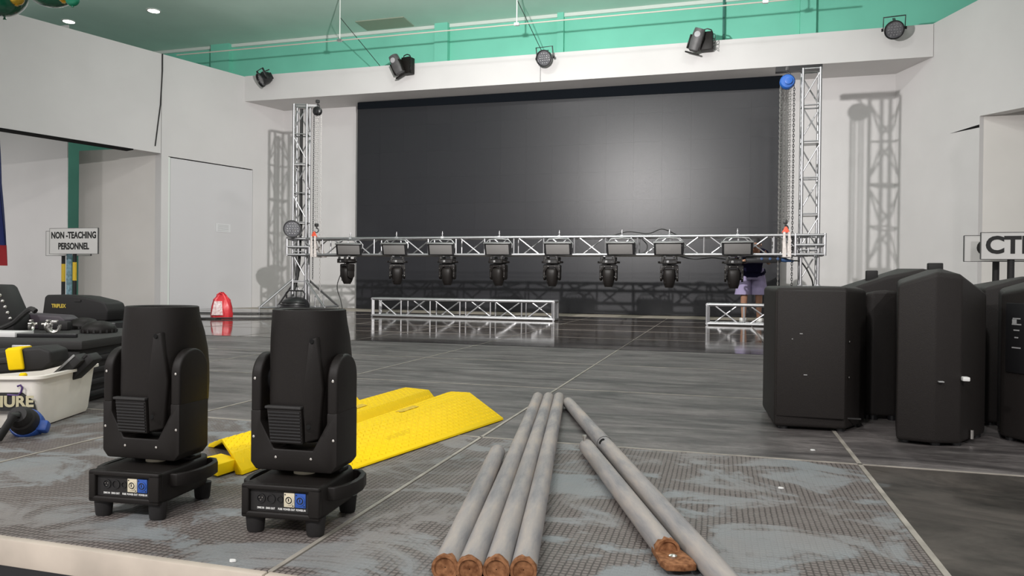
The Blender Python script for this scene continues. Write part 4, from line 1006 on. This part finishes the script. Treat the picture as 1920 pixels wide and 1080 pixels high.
def pv(p, r, link=None):
    V_.append(p); Rr.append(r)
    if link is not None: E_.append((link, len(V_) - 1))
    return len(V_) - 1
hip = pv((0, .10, .74), .13); sp = pv((0, .03, .90), .125, hip); ch = pv((0, -.10, 1.00), .135, sp); nk = pv((.01, -.23, 1.07), .052, ch); h0 = pv((.015, -.28, 1.08), .075, nk); h1 = pv((.02, -.33, 1.13), .092, h0); h2 = pv((.02, -.37, 1.19), .06, h1)
for s_ in (-1, 1):
    hj = pv((s_ * .09, .10, .68), .085, hip); kn = pv((s_ * .105, .03, .40), .056, hj); cf = pv((s_ * .108, .06, .28), .054, kn); an = pv((s_ * .11, .09, .075), .034, cf)
    hl = pv((s_ * .11, .07, .036), .034, an); to = pv((s_ * .125, -.09, .028), .026, hl)
    sh = pv((s_ * .165, -.11, 1.01), .058, ch); tgt = (.17, -.36, .905) if s_ > 0 else (.05, -.36, .92)
    el = pv((s_ * .235, -.17, .87), .040, sh); wr = pv((tgt[0] + s_ * .03, tgt[1] + .05, tgt[2] - .01), .027, el); pa = pv((tgt[0], tgt[1] - .01, tgt[2]), .030, wr)
    for k in range(4):
        f1 = pv((tgt[0] - s_ * .01 + .016 * (k - 1.5), tgt[1] - .05, tgt[2] + .02), .009, pa); f2 = pv((tgt[0] - s_ * .02 + .016 * (k - 1.5), tgt[1] - .075, tgt[2] - .0 + .004 * k), .008, f1)
    tb = pv((tgt[0] - s_ * .04, tgt[1] - .02, tgt[2] + .025), .010, pa)
skin_mesh('body', V_, E_, Rr, skin_m, per)
skin_mesh('hair', [(.02, -.30, 1.14), (.02, -.34, 1.19), (.02, -.39, 1.20)], [(0, 1), (1, 2)], [.095, .098, .055], hair_m, per)
for s_ in (-1, 1): MB().lathe([(.012, 0), (.008, .006)], 10, T(.02 + s_ * .035, -.422, 1.135) @ RM(PI / 2, 'X')).build('eye', hair_m, per)
MB().lathe([(.016, 0), (.010, .014), (.004, .020)], 10, T(.02, -.415, 1.105) @ RM(PI / 2, 'X')).build('nose', skin_m, per)
for s_ in (-1, 1): MB().lathe([(.022, -.006), (.024, 0), (.018, .006)], 10, T(.02 + s_ * .092, -.32, 1.125) @ RM(PI / 2, 'Y')).build('ear', skin_m, per)
skin_mesh('shirt', [(0, .09, .60), (0, .085, .76), (0, .03, .89), (0, -.10, 1.01), (.005, -.17, 1.05), (-.175, -.115, 1.00), (-.225, -.15, .90), (.175, -.115, 1.00), (.225, -.15, .90)],
          [(0, 1), (1, 2), (2, 3), (3, 4), (3, 5), (5, 6), (3, 7), (7, 8)], [(.215, .16), (.20, .15), (.165, .145), (.155, .15), .085, .078, .072, .078, .072], navy_m, per, root=2)
def sh_ring(cx, cy, a, c, z): return [Vector((cx + a * math.cos(q) * (1 + .05 * math.sin(4 * q)), cy + c * math.sin(q), z)) for q in [2 * PI * k / 20 for k in range(20)]]
MB().loft([sh_ring(0, .10, .175, .13, .80), sh_ring(0, .10, .185, .135, .68), sh_ring(0, .09, .20, .14, .62)]).build('shorts', lilac_m, per, ang=60)
for s_ in (-1, 1): MB().loft([sh_ring(s_ * .092, .095, .10, .125, .70), sh_ring(s_ * .105, .075, .112, .12, .55), sh_ring(s_ * .118, .05, .128, .115, .395), sh_ring(s_ * .118, .05, .118, .105, .40)], True, False).build('shorts_leg', lilac_m, per, ang=60)
for s_ in (-1, 1): MB().loft([sh_ring(s_ * .118, -.02, .055, .13, .001), sh_ring(s_ * .118, -.02, .058, .135, .022), sh_ring(s_ * .118, -.05, .050, .09, .045)]).build('slipper', white_print, per, ang=60)

# ------------------------------------------------------------------ small scraps on the deck
for i, (x, y, s_) in enumerate(((-.875, 1.17, 'small white scrap on the deck near the front edge'), (.295, 2.52, 'tiny white scrap on the deck before the speakers'), (.160, 2.02, 'small white scrap on the worn blue grey panel'), (.75, 1.95, 'small pale scrap on the dark right hand panel'))):
    tag(MB().loft([[Vector((x + r_ * math.cos(a) * (1 + .3 * math.sin(3 * a + i)), y + r_ * .7 * math.sin(a), z)) for a in [2 * PI * k / 9 for k in range(9)]] for r_, z in ((.007, .0008), (.006, .004))]).build('paper_scrap', white_print), s_, 'scrap', 'scraps on the deck')
